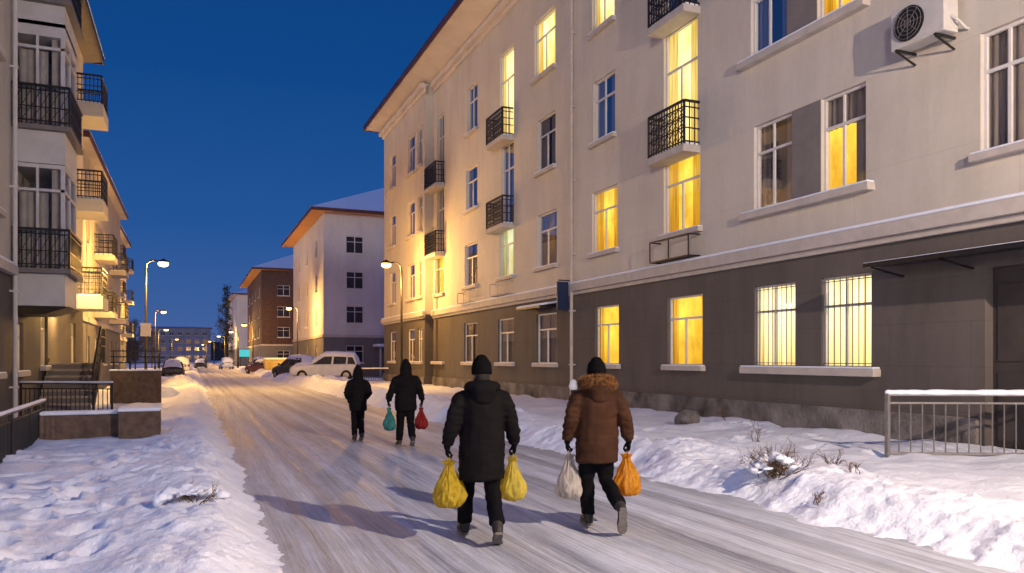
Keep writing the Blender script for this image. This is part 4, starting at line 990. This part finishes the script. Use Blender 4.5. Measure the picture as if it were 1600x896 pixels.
    if head == 'hood':
        m = MB(); m.loft([(0, -.005, 1.4), (0, -.015, 1.5), (0, lean - .02, 1.6), (0, lean - .02, 1.68), (0, lean - .025, 1.75)], [(.16, .125), (.118, .118), (.116, .13), (.106, .122), (.06, .075)], 22, cap1=.8)
        remesh(m, 'hood', coat, rt, .011, 3, lambda c: .01 * noise.noise(c * 8))
    if gloves:
        for s, (sh, el, wr) in zip((-1, 1), arms):
            m = MB(); hand(m, wr, s, .0025); m.loft([V(wr) + V((0, 0, .05)), V(wr) + V((0, 0, -.02))], [.036, .034], 12)
            remesh(m, 'glove', knit_m, rt, .006 if fine else .009, 1)
    return rt
def L(h, kn, an, hl, bl, to): return (h, kn, an, hl, bl, to)
fwdL = L((-.095, 0, .89), (-.125, .19, .50), (-.145, .22, .12), (-.145, .18, .062), (-.155, .33, .06), (-.16, .40, .075))
backR = L((.095, 0, .89), (.10, -.02, .48), (.10, -.34, .21), (.10, -.39, .16), (.11, -.28, .065), (.115, -.21, .052))
A1 = [((-.205, 0, 1.375), (-.285, -.06, 1.13), (-.335, -.02, .92)), ((.205, 0, 1.375), (.285, -.0, 1.13), (.335, .09, .925))]
p1 = person('person in long black coat and black beanie seen from behind, carrying two yellow bags', (2.58, 6.95, 0), R(-13), 1.78, [fwdL, backR], A1, black_coat, .59, 'beanie')
stL = L((-.09, 0, .89), (-.085, .10, .49), (-.06, .14, .12), (-.06, .10, .062), (-.065, .25, .058), (-.065, .33, .055))
kickR = L((.09, 0, .89), (.10, .03, .50), (.15, -.36, .30), (.155, -.41, .265), (.165, -.36, .12), (.17, -.325, .06))
A2 = [((-.2, 0, 1.375), (-.275, -.02, 1.14), (-.3, .06, .92)), ((.2, 0, 1.375), (.29, -.07, 1.14), (.335, -.02, .92))]
p2 = person('person in brown coat with fur collar, walking with a white bag and an orange bag', (3.84, 6.95, 0), R(-15), 1.76, [stL, kickR], A2, brown_coat, .70, 'fur', quilt=True)
wL = L((-.09, 0, .90), (-.1, .07, .49), (-.12, .08, .12), (-.12, .04, .062), (-.13, .19, .058), (-.13, .27, .055)); wR = L((.09, 0, .90), (.1, .02, .49), (.1, -.25, .19), (.1, -.29, .14), (.105, -.17, .06), (.11, -.1, .055))
A3 = [((-.2, 0, 1.375), (-.29, -.03, 1.15), (-.35, .02, .94)), ((.2, 0, 1.375), (.29, -.03, 1.15), (.34, .02, .93))]
p3 = person('person in black with hood up farther along the road, holding teal and red bags', (3.92, 14.9, 0), R(-6), 1.73, [wL, wR], A3, black2, .74, 'hood', fine=False)
A4 = [((-.175, 0, 1.365), (-.265, -.04, 1.14), (-.21, .14, 1.0)), ((.175, 0, 1.365), (.265, -.04, 1.14), (.21, .14, 1.0))]
sL = L((-.08, 0, .90), (-.08, .04, .49), (-.075, .02, .12), (-.075, -.02, .062), (-.08, .13, .058), (-.08, .2, .055)); sR = L((.08, 0, .90), (.08, .08, .5), (.075, -.08, .15), (.075, -.12, .1), (.08, .02, .06), (.08, .09, .055))
p4 = person('person in a dark hooded jacket walking empty handed, farthest ahead on the road', (3.25, 16.3, 0), R(-4), 1.60, [sL, sR], A4, black_coat, .72, 'hood', fine=False, slim=.92)

def bag(label, mat, P, wr, s, sb, seed, wide=1.0):
    k = P.scale.x; Rm = Matrix.Rotation(P.rotation_euler.z, 3, 'Z')
    g = P.location + Rm @ (V((wr[0] - s * .02, wr[1], wr[2] - .107)) * k)
    rnd = random.Random(seed)
    rt = empty('carrier_bag', g - V((0, 0, .46 * sb)), P.rotation_euler.z + rnd.uniform(-.3, .3), label, 'bag', 'plastic bags carried by the walkers', keep=True)
    prof = [(.0, .05), (.004, .09), (.02, .128), (.05, .15), (.09, .160), (.13, .155), (.17, .143), (.21, .124), (.25, .102), (.29, .079), (.32, .061), (.35, .046), (.37, .040), (.385, .037), (.40, .044), (.415, .052)]
    pr = []
    for (za, ra), (zb, rb) in zip(prof, prof[1:]):
        for q in range(3): pr.append((za + (zb - za) * q / 3, ra + (rb - ra) * q / 3))
    pr.append(prof[-1]); n = 120; m = MB()
    for z, r in pr:
        t = z / .38; w = .03 + .2 * max(0, t - .25) ** 1.1 + (.22 if z > .385 else 0)
        for i in range(n):
            a = 2 * math.pi * i / n; ca, sa = math.cos(a), math.sin(a)
            ph = a * 9 + 4.5 * noise.noise(V((ca * 2, sa * 2, z * 5 + seed)))
            lump = .22 * (1 - min(1, t) ** 2) * noise.noise(V((ca * 1.7, sa * 1.7, z * 9 + seed * 3)))
            ridge = .11 * (1 - 2 * abs(noise.noise(V((ca * 3.2, sa * 3.2, z * 11 + seed * 5))))) + .05 * (1 - 2 * abs(noise.noise(V((ca * 7, sa * 7, z * 22 + seed)))))
            rr = r * (1 + w * math.sin(ph) + lump + ridge - .07)
            m.v.append(V((rr * ca * wide * .84 + .012 * t * noise.noise(V((z * 6, seed, 1))), rr * sa * wide, z + .025 * noise.noise(V((ca * 2, sa * 2, seed))) * (1 - t * .5))))
    for j in range(len(pr) - 1):
        for i in range(n): m.f.append((j * n + i, j * n + (i + 1) % n, (j + 1) * n + (i + 1) % n, (j + 1) * n + i))
    m.f.append(tuple(range(n)))
    m.build('bag_body', mat, rt, smooth=True)
    for dx in (-.008, .008):
        m = MB(); m.loft([(dx * 3, -.028, .38), (dx, -.042, .43), (dx, -.035, .452), (dx, 0, .46), (dx, .035, .452), (dx, .042, .43), (dx * 3, .028, .38)], [(.005, .016), (.004, .012), (.004, .011), (.004, .011), (.004, .011), (.004, .012), (.005, .016)], 8, (1, 0, 0)); m.build('handle', mat, rt, smooth=True)
    rt.scale = (sb, sb, sb)
ylw = bagmat('bag_yellow', (.86, .72, .12)); olive = bagmat('bag_olive_yellow', (.74, .56, .04)); wht = bagmat('bag_white', (.72, .68, .64)); org = bagmat('bag_orange', (.82, .40, .02)); teal = bagmat('bag_teal', (.06, .36, .35)); redb = bagmat('bag_red', (.42, .015, .015))
bag('darker yellow plastic bag in the left hand of the person in long black coat', olive, p1, A1[0][2], -1, 1.04, 1, 1.1)
bag('pale yellow plastic bag in the right hand of the person in long black coat', ylw, p1, A1[1][2], 1, 1.0, 2, .92)
bag('white plastic bag in the left hand of the person in the brown coat', wht, p2, A2[0][2], -1, 1.08, 3, .9)
bag('orange plastic bag in the right hand of the person in the brown coat', org, p2, A2[1][2], 1, 1.0, 4, 1.08)
bag('teal plastic bag held by the hooded person farther along the road', teal, p3, A3[0][2], -1, 1.05, 5, .85)
bag('red plastic bag held by the hooded person farther along the road', redb, p3, A3[1][2], 1, 1.0, 6, .9)

# ------------------------------------------------------------------ sky, warm fill light, camera
w = bpy.data.worlds.new('World'); sc.world = w; w.use_nodes = True
nt = w.node_tree; nt.nodes.clear()
out = nt.nodes.new('ShaderNodeOutputWorld'); bg = nt.nodes.new('ShaderNodeBackground'); nt.links.new(bg.outputs[0], out.inputs[0])
tc = nt.nodes.new('ShaderNodeTexCoord'); sp = nt.nodes.new('ShaderNodeSeparateXYZ'); nt.links.new(tc.outputs['Generated'], sp.inputs[0])
cr = nt.nodes.new('ShaderNodeValToRGB'); nt.links.new(sp.outputs['Z'], cr.inputs[0])
st = [(0.0, (.085, .135, .32)), (.05, (.048, .115, .33)), (.16, (.018, .090, .31)), (.34, (.005, .062, .245)), (.5, (.004, .050, .21)), (1, (.04, .12, .44))]
while len(cr.color_ramp.elements) < len(st): cr.color_ramp.elements.new(.5)
for e, (p, c) in zip(cr.color_ramp.elements, st): e.position = p; e.color = (*c, 1)
nt.links.new(cr.outputs[0], bg.inputs[0]); bg.inputs[1].default_value = 1.0
sl = bpy.data.lights.new('Sun', 'SUN'); sl.energy = .85; sl.angle = R(6); sl.color = (1, .86, .74)  # directional fill added to warm the facade like city glow, not a sun
so = bpy.data.objects.new('Sun', sl); col.objects.link(so)
so.rotation_euler = V((.64, .77, -.06)).to_track_quat('-Z', 'Y').to_euler()

cam = bpy.data.cameras.new('Camera'); co = bpy.data.objects.new('Camera', cam); col.objects.link(co)
co.location = (0, 0, 1.75); co.rotation_euler = (R(90), 0, -math.atan2(5, 12))
cam.sensor_width = 36; cam.lens = 27; cam.shift_y = 112 / 1600; cam.clip_end = 3000; cam.clip_start = .05
sc.camera = co
sc.view_settings.view_transform = 'Standard'; sc.view_settings.look = 'None'; sc.view_settings.exposure = 0
